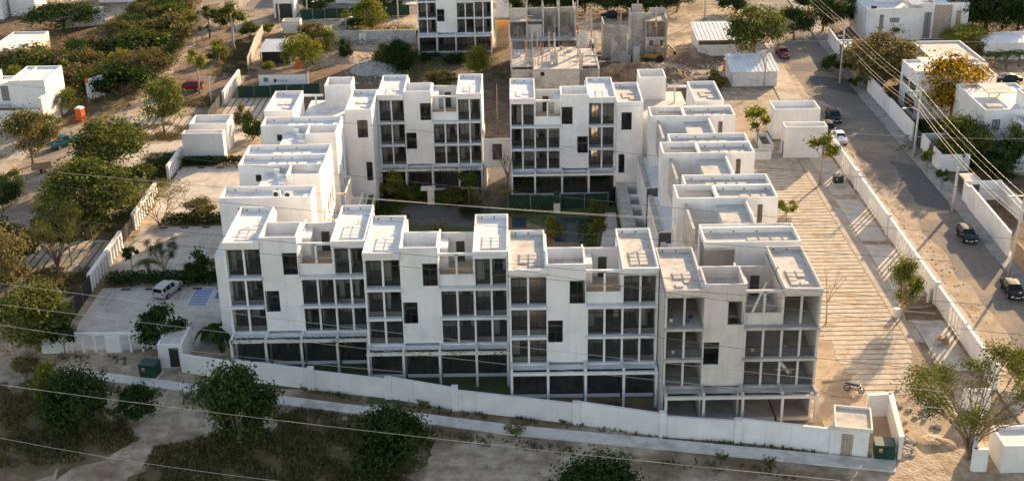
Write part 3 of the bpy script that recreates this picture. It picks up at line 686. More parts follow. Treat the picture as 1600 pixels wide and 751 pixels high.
def corner(label, X0, Y0, mirror, seed):
    """corner of the horseshoe: outer roof, lower deck, tank tower, inner roof.  X0 = outer face"""
    T = thing('corner_house', label, 'apartment house', (X0, Y0, 0), 0, 'corner houses of the complex'); raise_up(T)
    s = -1 if mirror else 1
    wm, rm = ('white','roofwhite') if not mirror else ('white','roofcream')
    def rng(a, b): return (a*s, b*s) if s > 0 else (-b, -a)
    w = MB()
    def bx(x0,x1,*r): q = rng(x0,x1); w.box(q[0],q[1],*r)
    bx(0, 3.75, 0, 9.1, -.9, 12.5); bx(3.75, 10.55, 1.3, 15.0, -.9, 9.9)
    q = rng(10.55, 14.0)
    hz = [rng(12.05, 13.4)+(9.3, 11.7), rng(12.9, 13.7)+(3.3, 5.9)] 
    w.wall('x', 0, .2, q[0], q[1], -.9, 12.5, hz); bx(10.55, 10.75, .2, 9, -.9, 12.5); bx(13.8, 14.0, .2, 9, -.9, 12.5); bx(10.75, 13.8, 8.8, 9.0, -.9, 12.5)
    # slot beside the window of the deck wall
    w.build('wall', M[wm], T)
    window(T, *hz[0], .1, 1, (.45,)); window(T, *hz[1], .1, 0, (.3,))
    q = rng(8.95, 9.55); window(T, q[0], q[1], 6.9, 9.3, 1.28, 0)
    for (a, b) in ((0, 3.75), (10.55, 14.0)):
        q = rng(a, b); roof_strip(T, q[0], q[1], 0, 9.05, wm, rm, None, seed)
        roof_pads(T, (q[0]+q[1])/2+.1, 3.0, rm, z=12.58, rnd=random.Random(seed))
    q = rng(3.8, 10.5); MB().box(q[0], q[1], 1.4, 14.9, 9.9, 9.95).build('deck_floor', M[rm], T)
    q = rng(3.76, 10.54); MB().box(q[0], q[1], 1.3, 1.5, 9.9, 10.5).build('deck_wall', M[wm], T)
    q = rng(6.35, 10.05); t = MB(); t.ring(q[0], q[1], 11.2, 15.3, 9.9, 13.2, .18); t.build('tank_tower', M[wm], T)
    MB().box(q[0]+.18, q[1]-.18, 11.38, 15.12, 11.6, 11.8).build('tank_floor', M[rm], T)
    q = rng(3.75, 6.35); f = MB(); f.box(q[0], q[1], 9.6, 9.85, 12.1, 12.4); q2 = rng(5.2,5.42); f.box(q2[0], q2[1], 9.61, 9.84, 9.9, 12.1); f.build('deck_frame', M[wm], T)
    return T
corner('white corner house at the back left with a tank tower rising from its deck', -33.3, 159.7, False, 31)
corner('white corner house at the back right with a tank tower rising from its deck', 26.8, 161.2, True, 32)

# portal between the two courtyard blocks
T = thing('entrance_portal', 'cream stone portal with nested square frames between the two courtyard blocks', 'portal', (-5.05, 166.2, 0)); raise_up(T)
w = MB(); w.wall('x', 0, .4, 0, 3.7, 3.0, 6.6, [(1.25,2.55,3.5,5.9)]); w.box(0,3.7,-.3,4.5,2.55,3.0); w.box(0,.35,0,4,-.9,2.55); w.box(3.35,3.7,0,4,-.9,2.55); w.build('wall', M['cream'], T)
for k, g in enumerate((.62, .3)):
    f = MB(); a, b, c, d = 1.25-g, 2.55+g, 3.5-g*.8, 5.9+g
    e = .1; y1 = -.08-.06*k
    f.box(a,b,y1,-.001,d-e,d); f.box(a,b,y1,-.001,c,c+e); f.box(a,a+e,y1,-.001,c+e,d-e); f.box(b-e,b,y1,-.001,c+e,d-e); f.build('frame_moulding', M['cream'], T)
MB().box(1.25,2.55,.3,.34,3.5,5.9).build('window_panel', M['door'], T)
MB().box(0,.2,.5,3.5,6.6,7.6).build('parapet', M['cream'], T)

# garden walls between courtyard and wings
T = thing('garden_wall', 'grey garden wall with flat top and cross beams along the right wing', 'wall', (12.7, 127, 0))
g = MB(); g.box(0,.22,0,32,0,2.7); g.box(1.0,1.2,0,32,0,2.7); g.build('wall', M['render_grey'], T)
MB().box(-.05,1.25,0,32,2.7,2.85).build('coping', M['concrete'], T)
for k in range(9): MB().box(1.2,2.65,1+k*3.7,1.6+k*3.7,2.2,2.8).build('cross_beam', M['cream'], T); MB().box(1.2,2.65,1.2+k*3.7,1.4+k*3.7,0,2.2).build('partition_wall', M['cream'], T)
T = thing('garden_wall', 'cream planter wall with plants on top near the left courtyard corner', 'wall', (-20.2, 140, 0))
g = MB(); g.box(0,.2,0,17,0,2.3); g.box(.9,1.1,0,17,0,2.3); g.box(-2.2,0,10.6,10.8,0,2.0); g.box(-2.2,0,15.8,16,0,2.0); g.build('wall', M['cream'], T)
MB().box(.2,.9,0,17,2.0,2.2).build('planter_soil', M['lawn'], T)

# green mesh screens
def screen(label, pts, h, m, name='mesh_screen', cat='fence', posts=True):
    p0 = Vector((pts[0][0], pts[0][1], 0)); T = thing(name, label, cat, p0)
    mb = MB(); plist = []
    for i in range(len(pts)-1):
        a = Vector((pts[i][0], pts[i][1], 0))-p0; b = Vector((pts[i+1][0], pts[i+1][1], 0))-p0
        n = max(1, int((b-a).length/2.4)); d = (b-a).normalized(); q = Vector((-d.y, d.x, 0))*.02
        for k in range(n):
            u = a.lerp(b, k/n); v = a.lerp(b, (k+1)/n); dz = random.Random(k+i).uniform(-.05,.03)
            mb.rings([[u+q+Vector((0,0,.05)), u-q+Vector((0,0,.05)), u-q+Vector((0,0,h+dz)), u+q+Vector((0,0,h+dz))],[v+q+Vector((0,0,.05)), v-q+Vector((0,0,.05)), v-q+Vector((0,0,h+dz)), v+q+Vector((0,0,h+dz))]])
            plist.append((u.x-.035,u.x+.035,u.y-.035,u.y+.035,0,h+.08))
    mb.build('fabric', M[m], T)
    if posts:
        for p_ in plist: MB().box(*p_).build('post', M['steel'], T)
    return T
screen('green mesh screen around the garden left of the stone pier in the courtyard', [P(794,328), P(864,327)], 2.1, 'greenmesh')
screen('green mesh screen around the garden right of the stone pier in the courtyard', [P(876,327), P(950,324), P(966,308)], 2.1, 'greenmesh')
T = thing('stone_pier', 'small pale pier between the two green mesh screens in the courtyard', 'pier', P(870,331))
MB().box(-.42,.42,-.3,.3,0,1.3).build('pier_body', M['cream'], T); MB().box(-.36,.36,-.25,.25,1.3,2.9).build('mesh_panel', M['greenmesh'], T)
T = thing('planter_table', 'T-shaped white planter before the vine pergola in the courtyard', 'planter', P(674,318))
MB().box(-.45,.45,-.3,.3,0,2.0).build('stem', M['cream'], T); MB().box(-1.3,.6,-.4,.5,2.0,2.35).build('trough', M['cream'], T)

# ================================================================== small service buildings
def service_box(label, x0, x1, y0, y1, h, m='white', door=None, canopy=None, roofz=None, group='white service boxes'):
    T = thing('service_building', label, 'utility building', (x0, y0, 0), 0, group)
    w, d = x1-x0, y1-y0; t = .2
    wl = MB(); hs = [(door[1], door[2], 0.02, door[3])] if door and door[0] == 'front' else ([(door[1], door[2], .9, door[3])] if door and door[0] == 'win' else [])
    wl.wall('x', 0, t, 0, w, 0, h, hs); wl.box(0,w,d-t,d,0,h)
    hl = [(door[1], door[2], .02, door[3])] if door and door[0] == 'left' else []
    wl.wall('y', 0, t, t, d-t, 0, h, hl); wl.box(w-t,w,t,d-t,0,h); wl.build('wall', M[m], T)
    MB().box(t,w-t,t,d-t,h-1.1 if roofz is None else roofz,h-.9 if roofz is None else roofz+.15).build('roof', M['roofwhite'], T)
    if hs: MB().box(door[1],door[2],.08,.14,hs[0][2],door[3]).build('door', M['door'], T)
    if hl: MB().box(.08,.14,door[1],door[2],.02,door[3]).build('door', M['door'], T)
    if canopy: MB().box(*canopy).build('canopy', M['steel'], T)
    return T
service_box('open topped white service box behind another on the left driveway', -49.4, -43.7, 182.2, 186.6, 4.3, canopy=(-.6,1.2,-1.6,-.01,2.3,2.45))
service_box('open topped white service box at the hedge of the left parking court', -49.4, -43.4, 177.6, 179.3, 4.3)
service_box('open topped white service box farther up the right street with a steel canopy', 38.1, 45.0, 183.6, 187.9, 4.7, door=('win',2.5,3.9,2.4), canopy=(4.3,6.0,-1.9,-.01,2.1,2.2))
service_box('open topped white service box holding an aqua tub beside the street', 38.1, 44.2, 175.1, 177.5, 4.7, door=('left',.6,1.7,2.3))
T = thing('plastic_tub', 'aqua green plastic frame lying on top of the right service box', 'tub', (40.6,176.2,3.78))
mb = MB(); mb.ring(0,1.9,-.35,.35,0,.42,.08); mb.box(.08,1.82,-.27,.27,0,.08); mb.build('shell', M['aqua'], T); mb = MB(); mb.box(.9,1.0,-.27,.27,.3,.4); mb.build('crossbar', M['aqua'], T)
# gate huts at the two ends of the front wall
T = thing('gate_hut', 'white hut with dark door at the left end of the front wall', 'hut', (-37.1,114.9,0))
w = MB(); w.wall('x',0,.2,0,2.5,0,2.7,[(1.1,2.1,.05,2.3)]); w.box(0,.2,.2,3.9,0,2.7); w.box(2.3,2.5,.2,3.9,0,2.7); w.box(.2,2.3,3.7,3.9,0,2.7); w.build('wall', M['white'], T)
MB().box(1.1,2.1,.08,.14,.05,2.3).build('door', M['darkframe'], T); MB().box(.1,2.4,.1,3.8,2.5,2.62).build('roof', M['roofcream'], T)
T = thing('gate_hut', 'cream roofed hut with boarded timber doorway at the right end of the front wall', 'hut', (27.7,97.2,0), -.2)
w = MB(); w.wall('x',0,.2,-.3,2.7,0,2.7,[(.35,1.35,.0,2.2)]); w.box(-.3,-.1,.2,3.6,0,2.7); w.box(2.5,2.7,1.2,3.6,0,2.7); w.box(-.1,2.5,3.4,3.6,0,2.7); w.build('wall', M['white'], T)
MB().ring(-.32,2.95,-.12,3.7,2.6,2.95,.15).build('parapet', M['cream'], T); MB().box(-.2,2.8,0,3.6,2.6,2.72).build('roof', M['roofcream'], T)
for k in range(4): MB().box(.36+k*.25,.58+k*.25,.04,.1,.0,2.15).build('board', M['woodgrey'], T)
# transformer cabinets
def transformer(label, loc, rz=0, s=1.0):
    T = thing('transformer_cabinet', label, 'transformer', loc, rz, 'green transformer cabinets')
    MB().box(-.85*s,.85*s,-.7*s,.7*s,.12,1.45*s).build('casing', M['greenbox'], T); MB().box(-.9*s,.9*s,-.75*s,.75*s,1.45*s,1.53*s).build('lid', M['greenbox'], T)
    MB().box(-1*s,1*s,-.9*s,.9*s,0,.12).build('plinth', M['sidewalk'], T); MB().box(-.55*s,-.2*s,-.712*s,-.702*s,.8*s,1.2*s).build('warning_label', M['yellow'], T)
    MB().box(-.5*s,-.25*s,-.716*s,-.713*s,1.08*s,1.17*s).build('label_header', M['paintw'], T)
    MB().box(-.02,.02,-.715*s,-.702*s,.2,1.42*s).build('door_seam', M['stop'], T); return T
transformer('dark green cabinet beside the left gate hut on the front pavement', P(236,586)+Vector((0,0,0)), -.2)
transformer('green cabinet inside the walled corner by the right gate hut', P(1380,712), -.15, 1.0)
transformer('small green cabinet at the foot of the slotted street wall beside a tree', P(1309,286), 0, .75)

# ================================================================== walls and fences
def wall_run(label, pts, h, name='boundary_wall', m='white', t=.22, piers=(), cap=True, group=None, cat='wall'):
    p0 = Vector((pts[0][0], pts[0][1], 0)); T = thing(name, label, cat, p0, 0, group)
    for i in range(len(pts)-1):
        a = Vector((pts[i][0], pts[i][1], 0))-p0; b = Vector((pts[i+1][0], pts[i+1][1], 0))-p0
        d = (b-a).normalized(); n = Vector((-d.y, d.x, 0))*t/2
        mb = MB(); mb.prism([(q.x,q.y) for q in (a-n,b-n,b+n,a+n)], 0, h); mb.build('panel', M[m], T)
        if cap:
            n2 = n*1.35; mb = MB(); mb.prism([(q.x,q.y) for q in (a-n2,b-n2,b+n2,a+n2)], h, h+.07); mb.build('coping', M[m], T)
    for s in piers:
        a = Vector((s[0],s[1],0))-p0; MB().box(a.x-.32,a.x+.32,a.y-.3,a.y+.3,0,h+.25).build('pier', M[m], T)
    return T
FW = [(250,575),(378,594),(492,608),(612,622),(716,640),(905,662),(1040,682),(1157,690),(1305,707)]
FWp = [P(*q) for q in FW]
lab = ['stretch of white front wall right of the left gate hut', 'white front wall panel partly behind the big dark tree', 'white front wall panel before the second block from left', 'white front wall panel before the vine pergola', 'long white front wall panel before the third block', 'white front wall panel before the gap between third block and grey block', 'white front wall panel before the grey unfinished block', 'last white front wall panel, ending at the right gate hut']
hts = [1.95,2.2,2.05,2.3,2.1,2.35,2.15,2.4]
for i in range(8):
    a, b = FWp[i], FWp[i+1]
    if i == 0: a = a.lerp(b, .28)
    d = (b-a).normalized()
    wall_run(lab[i], [a, b-d*.5], hts[i], 'front_wall', piers=[b-d*.3], group='panels of the front boundary wall')
# right street wall: panels with groups of tall slits
def slit_wall(label, y0, y1, x, groups, h=2.45):
    T = thing('slotted_wall', label, 'wall', (x, y0, 0), 0, 'panels of the slotted street wall')
    holes = []
    for g in groups:
        for k in range(4): holes.append((g-y0+k*1.0, g-y0+k*1.0+.66, .05, h-.22))
    mb = MB(); mb.wall('y', -.06, .06, 0, y1-y0, 0, h, holes); mb.build('panel', M['white'], T)
    MB().box(-.18,.18,0,y1-y0,h,h+.1).build('coping', M['white'], T)
    MB().box(-.28,.28,-.45,-.01,0,h+.3).build('pier', M['white'], T); return T
slit_wall('farthest panel of the slotted white street wall, behind the white parked car', 162.5, 177.5, 45.5, [167.0])
slit_wall('slotted street wall panel beside the small green cabinet', 146.8, 162, 45.5, [152.2])
slit_wall('slotted street wall panel behind the round leafy tree of the strip lot', 127.2, 146.3, 45.5, [131.5, 139.0])
slit_wall('nearest panel of the slotted street wall, beside stacked timber', 108.6, 126.8, 45.5, [118.6])
# left fence: louvred white sections and black mesh sections
def louvre(label, y0, y1, x=-49.8, h=2.2, tilt=.0):
    T = thing('louvred_fence', label, 'fence', (x, y0, 0), tilt, 'louvred sections of the left fence')
    n = int((y1-y0)/1.1); MB().box(-.2,.2,0,y1-y0,h-.4,h).build('top_beam', M['white'], T)
    for k in range(n+1):
        y = (y1-y0-.5)*k/n; MB().box(-.2,.2,y,y+.5 if k in (0,n) else y+.38,0,h-.4).build('fin', M['white'], T)
    MB().box(-.06,-.02,0,y1-y0,0,h-.4).build('backing_panel', M['slabgrey'], T); return T
louvre('louvred white fence section nearest the front corner of the left lot', 133.3, 146.2)
louvre('louvred white fence section beside the leaning palm-like tree', 151.8, 163.2)
louvre('louvred white fence section in front of the left service boxes', 169.8, 178.0)
louvre('farthest louvred white fence section, by the dark green screen', 206, 219.5, -49.5)
def blackfence(label, y0, y1, x=-49.9, h=1.9):
    screen(label, [(x,y0),(x,y1)], h, 'blackmesh', 'mesh_fence')
blackfence('black mesh fence section at the nearest left parking court', 123.6, 133.2, -49.6, 2.2)
blackfence('black mesh fence section between two louvred white sections', 146.3, 151.7)
blackfence('black mesh fence section behind the service boxes near the lamp post', 196.5, 205.8)
screen('dark green screen closing the back of the far left parking court', [P(372,153), P(500,148)], 2.0, 'greenmesh')
T = thing('corner_fence', 'white front corner fence with open gaps and a solid corner panel', 'fence', (-50.3,118.5,0))
mb = MB(); mb.box(0,2.6,-.12,.12,0,2.3); mb.build('corner_panel', M['white'], T); mb = MB(); mb.box(-.14,.14,.12,5.0,0,2.3); mb.build('side_panel', M['white'], T)
MB().box(2.6,11.9,-.12,.12,2.05,2.3).build('top_rail', M['white'], T)
for k in range(8):
    MB().box(3.0+k*1.24,3.22+k*1.24,-.1,.1,0,2.05).build('post', M['white'], T)
MB().box(6.9,8.3,-.11,.11,0,2.05).build('panel', M['white'], T)
# low kerb planters of the corner at the right gate hut
wall_run('white corner wall enclosing the green cabinet right of the gate hut', [P(1352,650), P(1388,648), P(1405,718)], 2.3, 'corner_wall', t=.35)
wall_run('white return wall under the big sparse tree at the lower right', [P(1502,640), P(1545,640)], 2.2, 'return_wall')
wall_run('white angled wall beside the trunk of the big sparse tree', [P(1530,672), P(1518,735), P(1540,735)], 2.2, 'angled_wall', t=.3)
q_ = P(1563,738); service_box('white box building cut by the lower right corner of the photo', q_.x, q_.x+5, q_.y, q_.y+3.4, 2.7, roofz=2.2, group=None)
# ================================================================== construction site behind
CX = -1.4
T = thing('unfinished_building', 'unfinished grey concrete deck with columns and rebar behind the right courtyard block', 'building site', (CX, 201.3, 0))
w = MB(); w.wall('x', 0, .25, 3.6, 11.2, 0, 6.3, [(4.9,5.5,5.3,6.0),(8.0,9.0,.0,3.0)]); w.box(0,.25,6,20,0,6.2); w.box(14.3,14.55,1,20,0,6.2); w.box(0.25,3.6,3,3.25,0,5.6); w.box(11.2,14.3,3,3.25,0,5.6); w.build('wall', M['blockwall'], T)
s = MB(); s.box(0,3.6,3.5,14,5.85,6.1); s.box(3.62,11.2,0.26,14,6.15,6.4); s.box(11.22,14.5,3.5,14,5.85,6.1); s.build('deck_slab', M['roofcream'], T)
for x in (0.1, 3.6, 7.4, 11.2, 11.5, 14.3):
    for y in (0.4, 8.5, 13.6):
        if (x*10+y) % 3 < 2.2: MB().box(x,x+.22,y,y+.22,6.1,8.6+(x*7+y) % 1.3).build('column', M['concrete'], T)
rr = random.Random(5); rb = MB(); rt = MB()
for k in range(46):
    x, y = rr.uniform(.4,14.2), rr.uniform(3.8,13.5); (rb if k % 3 else rt).tube([(x,y,6.1),(x+rr.uniform(-.05,.05),y,6.9+rr.random()*1.1)], .035, 5)
rb.build('rebar', M['wood'], T)['kind'] = 'stuff'; rt.build('painted_rebar', M['red'], T)['kind'] = 'stuff'
MB().box(5.9,6.7,2.4,3.3,6.4,7.1).build('curb', M['blockwall'], T); MB().box(7.0,7.8,2.4,3.3,6.4,7.1).build('curb', M['blockwall'], T)
T = thing('unfinished_building', 'half built grey block frame with open storeys and walls at the top of the photo', 'building site', (CX, 222.0, 0))
s = MB(); s.box(0,14.6,0,10,2.9,3.15); s.box(0,11.2,-.9,10,6.0,6.35); s.build('floor_slab', M['concrete'], T)
for k in range(6): MB().box(k*2.8+.05,k*2.8+.3,.1,.35,0,6.0).build('column', M['concrete'], T); MB().box(k*2.8+.05,k*2.8+.3,9.6,9.85,0,6.0).build('column', M['concrete'], T)
w = MB(); w.box(0.3,14,9.2,9.4,0,6.0); w.box(2.8,3.0,.5,9,6.35,8.9); w.box(5.7,5.9,.5,9,6.35,10.6); w.box(8.45,8.65,1,9,6.35,10.8); w.box(11.3,11.5,0,9,3.1,10.9)
w.box(3.0,5.6,.6,.8,6.35,8.6); w.wall('x',4.0,4.2,5.9,11.3,6.35,10.4,[(6.3,7.4,6.4,9.2),(9.2,10.6,6.4,10.0)]); w.wall('x',9.2,9.4,0,11.3,6.35,9.6,[]); w.box(0,.2,0,9,6.35,9.5); w.box(0.2,2.8,6,6.2,9.2,9.4)
w.build('wall', M['blockwall'], T)
MB().box(0,2.85,-.2,5.8,9.3,9.5).build('roof_slab', M['roofcream'], T); MB().box(.1,2.8,2.0,2.15,9.5,11.1).build('upstand', M['concrete'], T)
for x, y, z in ((0,0,12.3),(2.8,0,13.4),(5.7,.4,12.2),(8.5,.4,13.2),(11.35,.2,12.5),(12.0,6,11.6),(14.2,.3,11.5),(14.2,6,9.8)): MB().box(x,x+.24,y,y+.24,6.3,z).build('column', M['concrete'], T)
st_ = MB()
for k in range(9): st_.box(11.5,14.0,1.0+k*.5,1.6+k*.5,3.15+k*.33,3.5+k*.33)
st_.build('stair', M['cream'], T)
p = MB(); p.tube([(1.2,.2,6.4),(1.45,.2,9.2)],.05,6); p.tube([(.3,.2,6.4),(1.3,.2,8.4)],.05,6); p.tube([(2.5,.2,6.4),(1.5,.2,8.4)],.05,6); p.build('prop', M['steel'], T)
MB().box(11.5,14.4,.1,.2,9.8,9.95).build('formwork_board', M['wood'], T)
T = thing('unfinished_building', 'stepped grey block walls rising beside the rubble heap', 'building site', (15.6, 231, 0))
w = MB(); w.box(.0,4.4,0,.22,0,6.2); w.box(4.5,5.0,.3,.5,0,3.4); w.box(5.2,9.0,1.0,1.2,0,8.2); w.box(5.0,5.2,.2,5,0,8.2); w.wall('x',-1.2,-1.0,7.6,11.6,0,4.2,[(8.4,9.1,2.6,3.6),(10.3,10.9,2.6,3.6)]); w.box(0,.2,.2,6,0,6.4); w.box(11.4,11.6,-1,6,0,7.6); w.box(7.6,7.8,-1,4,0,7.0); w.box(8.8,11.4,3.8,4,0,8.4); w.box(5.4,7.4,3.4,3.6,6,9.2)
w.build('wall', M['blockwall'], T)
ga = MB()
for k in range(6): ga.box(1.2+k*.62,1.82+k*.62,-2.6,-2.35,0,4.4-k*.62)
ga.build('stair_gable', M['blockwall'], T); MB().box(5.2,6.4,-3.4,-3.2,0,3.1).build('pillar_panel', M['concrete'], T)
MB().box(7.4,11.6,-1.2,4,7.0,7.2).build('scaffold_deck', M['woodgrey'], T)
for x, y, z in ((4.6,.3,9.0),(9.4,-1,9.8),(11.0,0,9.2),(11.5,-1.1,9.6),(6.4,3.3,10)): MB().box(x,x+.2,y,y+.2,6,z).build('column', M['concrete'], T)
for x in (8.3,9.6,11.2):
    tb = MB(); tb.tube([(x,-1.5,0),(x,-1.5,7.6)],.05,6); tb.build('scaffold_pole', M['woodgrey'], T)
T = thing('formwork_beam', 'orange formwork beam across a sandy gap left of the building site', 'formwork', (-4.4, 240, 0))
MB().box(0,2.8,0,.2,4.3,5.2).build('board', M['beam_orange'], T); MB().box(0,.25,0,.25,0,4.3).build('post', M['concrete'], T); MB().box(2.5,2.75,0,.25,0,4.3).build('post', M['concrete'], T); MB().box(.25,2.5,.6,.7,0,4.2).build('back_panel', M['sand'], T)

# more of the unfinished storeys: lintels, wall stubs, props, planks and formwork
U = [o for o in COL.objects if o.type == 'EMPTY' and o.name.startswith('unfinished_building')]
rr = random.Random(12)
for T_, spots in ((U[1], [(3.2,2.0,6.36),(4.6,1.2,6.36),(6.6,2.4,6.36),(7.6,1.0,6.36),(9.4,2.2,6.36),(10.4,1.4,6.36),(1.2,3,9.5),(2.0,1.2,9.5),(12.4,5.4,6.2),(13.2,2,3.2)]), (U[0], [(1.2,9,6.11),(2.6,5.2,6.11),(5.0,9.6,6.41),(6.6,6.0,6.41),(9.6,10.6,6.41),(10.4,4.4,6.41),(12.6,8.8,6.11),(13.4,5,6.11),(8.4,12,6.41)])):
    for (x, y, z) in spots:
        k = rr.choice((0,1,2,2)); w, d, h = ((rr.uniform(.6,1.3), .25, rr.uniform(.5,1.3)), (rr.uniform(.4,.8), rr.uniform(.4,.8), rr.uniform(.3,.9)), (rr.uniform(1.4,2.8), .22, .12))[k]
        MB().box(x, x+w, y, y+d, z, z+h).build(('wall_stub','block_pallet','plank')[k], M[('blockwall','concrete','wood')[k]], T_)
for x in (1.6, 4.4, 7.1, 9.9): 
    MB().box(x-.9, x+.9, 1.2, 1.3, 3.2, 5.9-rr.random()).build('inner_wall', M['blockwall'], U[1])
for x, z1 in ((2.9,11.2),(5.8,12.0),(8.55,12.1),(11.4,12.0),(0.1,10.4)):
    for y in (4.2, 8.6): MB().box(x-.12, x+.12, y, y+.22, 6.35, z1-rr.uniform(0,1.6)).build('column', M['concrete'], U[1])
MB().box(3.0,5.7,.55,.8,9.2,9.5).build('lintel', M['concrete'], U[1]); MB().box(5.9,8.5,4.0,4.25,10.4,10.75).build('lintel', M['concrete'], U[1]); MB().box(8.6,11.4,4.0,4.25,10.4,10.85).build('lintel', M['concrete'], U[1])
for x0, x1, y, z0, z1 in ((0.2,2.4,.02,.6,3.8),(2.6,4.2,.3,4.6,6.0),(5.3,7.4,.95,5.0,7.9),(9.2,11.2,3.75,4.4,8.0)): MB().box(x0, x1, y-.06, y-.01, z0, z1).build('wall_patch', M['concrete'], U[2])

for T_, n_, zb, xr, yr in ((U[0], 14, 6.2, (.3,14), (.6,13.5)), (U[1], 16, 6.3, (.2,14.2), (.3,9.5)), (U[2], 8, 5.5, (.2,11.4), (-.8,4))):
    for k in range(n_):
        x, y = rr.uniform(*xr), rr.uniform(*yr); h = rr.uniform(1.6,3.8); p = MB(); p.tube([(x,y,zb),(x+rr.uniform(-.12,.12),y,zb+h)], rr.choice((.05,.07,.1)), 5); p.build('prop', M[rr.choice(('woodgrey','concrete','wood','steel'))], T_)
# heaps of rubble and soil: one mound each
def mound(name, label, cat, loc, rx, ry, h, m, seed, rough=.35, n=26, kind=None):
    rr = random.Random(seed); mb = MB(); rings = []
    T = MB(); ph = [rr.uniform(0,6.28) for _ in range(6)]
    V = []
    for j in range(n//2+1):
        t = j/(n//2); ring = []
        for k in range(n):
            a = 6.283*k/n; w = 1+rough*.5*(math.sin(2*a+ph[0])*.5+math.sin(3*a+ph[1])*.35+math.sin(5*a+ph[2])*.2)
            r = (1-t)*w; z = h*(1-(1-t)**2)*(1+.25*math.sin(3*a+ph[3])*(1-t))*(.85 if t < 1 else 1)+rr.uniform(-.5,.5)*rough*h*.22*(0 if j == 0 else 1)
            ring.append((r*rx*math.cos(a)*1.0, r*ry*math.sin(a), max(z, -.02) if j else -.05))
        rings.append(ring)
    mb.rings(rings, caps=False); o = mb.build(name, M[m], None, smooth=False)
    o.location = loc; tag(o, label, cat); return o
mound('rubble_heap', 'heap of broken block rubble below the stepped grey walls', 'rubble heap', P(1000,120), 6.2, 5, 2.7, 'ground', 41, 1.1, 44)
mound('rubble_heap', 'low rubble spread right of the excavator', 'rubble heap', P(1075,85), 4.6, 7, 1.2, 'ground', 42, .7, 36)
mound('soil_heap', 'brown soil heap in the cleared plot behind the site cabin', 'soil heap', P(530,92), 6.0, 4.0, 1.1, 'sand', 43, .7, 36)
mound('rubble_heap', 'grey stone heap between the soil heap and the bushes', 'rubble heap', P(590,110), 4.2, 6, 1.3, 'stone', 44, 1.1, 44)
mound('sand_heap', 'grey gravel heap on the sand near the right gate hut', 'gravel heap', P(1462,692), 1.9, 1.6, .55, 'ground', 45, .25, 24)
mound('soil_heap', 'soil heap by the stepped wall near the top right of the site', 'soil heap', P(925,150), 4, 3, .9, 'soil', 46, .6, 30)
rr = random.Random(77); mb = MB()
def stones(name, regions, m, seed, smin, smax):
    rr = random.Random(seed); mb = MB()
    for (px, py, rx, ry, n) in regions:
        c = P(px, py)
        for _ in range(n):
            a, r = rr.uniform(0,6.28), math.sqrt(rr.random()); x, y = c.x+r*rx*math.cos(a), c.y+r*ry*math.sin(a); s = rr.uniform(smin, smax)
            ring = []
            for z, k in ((-.05, .8), (s*.45, 1.0), (s*rr.uniform(.7,1.1), .5)):
                ring.append([(x+s*k*math.cos(t*1.256+a)*rr.uniform(.6,1.1), y+s*k*math.sin(t*1.256+a)*rr.uniform(.6,1.1), z) for t in range(5)])
            mb.rings(ring)
    o = mb.build(name, M[m]); o['kind'] = 'stuff'; return o
stones('scattered_rubble', [(1000,118,8,8,170),(1060,95,9,10,150),(930,92,6,6,60),(590,112,6,9,150),(530,95,8,5,80),(1440,640,3.5,5,40),(1412,690,.8,3,50)], 'stone', 51, .1, .42)
stones('scattered_stones', [(820,690,26,4,90),(300,640,14,6,70),(900,725,20,3,80),(60,620,10,10,80),(1480,440,2.2,16,80),(1420,360,1.2,20,60),(250,130,8,40,90)], 'stone', 52, .04, .13)
T = thing('concrete_block', 'pale boulder-like concrete lump behind the right courtyard block roofs', 'concrete lump', P(982,125)); mb = MB(); mb.rings([[(-.9,-.6,0),(.9,-.6,0),(.9,.6,0),(-.9,.6,0)],[(-.8,-.5,1.1),(.7,-.55,1.2),(.6,.5,1.2),(-.7,.5,1.0)]]); mb.build('lump', M['stone'], T)

# ================================================================== sheds, cabins, houses around
def shed(label, x0, x1, y0, y1, h, slope, name='shed', open_front=False, m='corrug'):
    T = thing(name, label, 'shed', (x0,y0,0)); w, d = x1-x0, y1-y0
    wl = MB(); wl.box(0,.08,0,d,0,h); wl.box(w-.08,w,0,d,0,h); wl.box(.08,w-.08,d-.08,d,0,h)
    if open_front: wl.box(.08,w-.08,0,.08,0,h-.9)
    else:
        for k in range(6): wl.box(.08,w-.08,0-.015*(k%2),.08,k*h/6,(k+1)*h/6-.02)
    wl.build('wall', M['woodgrey' if m == 'wood' else 'corrug'], T)
    r = MB(); n = 22
    for k in range(n):
        a, b = -.3+(w+.6)*k/n, -.3+(w+.6)*(k+1)/n; dz = .05*(k%2)
        r.rings([[(a,-.4,h+dz),(b,-.4,h+dz),(b,-.4,h+.04+dz),(a,-.4,h+.04+dz)],[(a,d+.3,h+slope+dz),(b,d+.3,h+slope+dz),(b,d+.3,h+slope+.04+dz),(a,d+.3,h+slope+.04+dz)]])
    r.build('roof', M['corrug'], T); return T
shed('pale sheet roofed shed in front of the orange toilet beside the street', 36.4, 44.0, 211.5, 219.5, 2.6, .9)
shed('sheet roofed shed with a dark open front under the large tree', 33.2, 41.0, 231.5, 241.5, 3.0, .9, open_front=True)
T = thing('timber_stack', 'stack of pale boards between the two sheet roofed sheds', 'timber stack', P(1170,76))
for k in range(5): MB().box(-4.5+k*.3,3.5-k*.2,-.9+k*.12,.9-k*.1,.1+k*.22,.3+k*.22).build('board', M['cream' if k % 2 else 'woodgrey'], T)
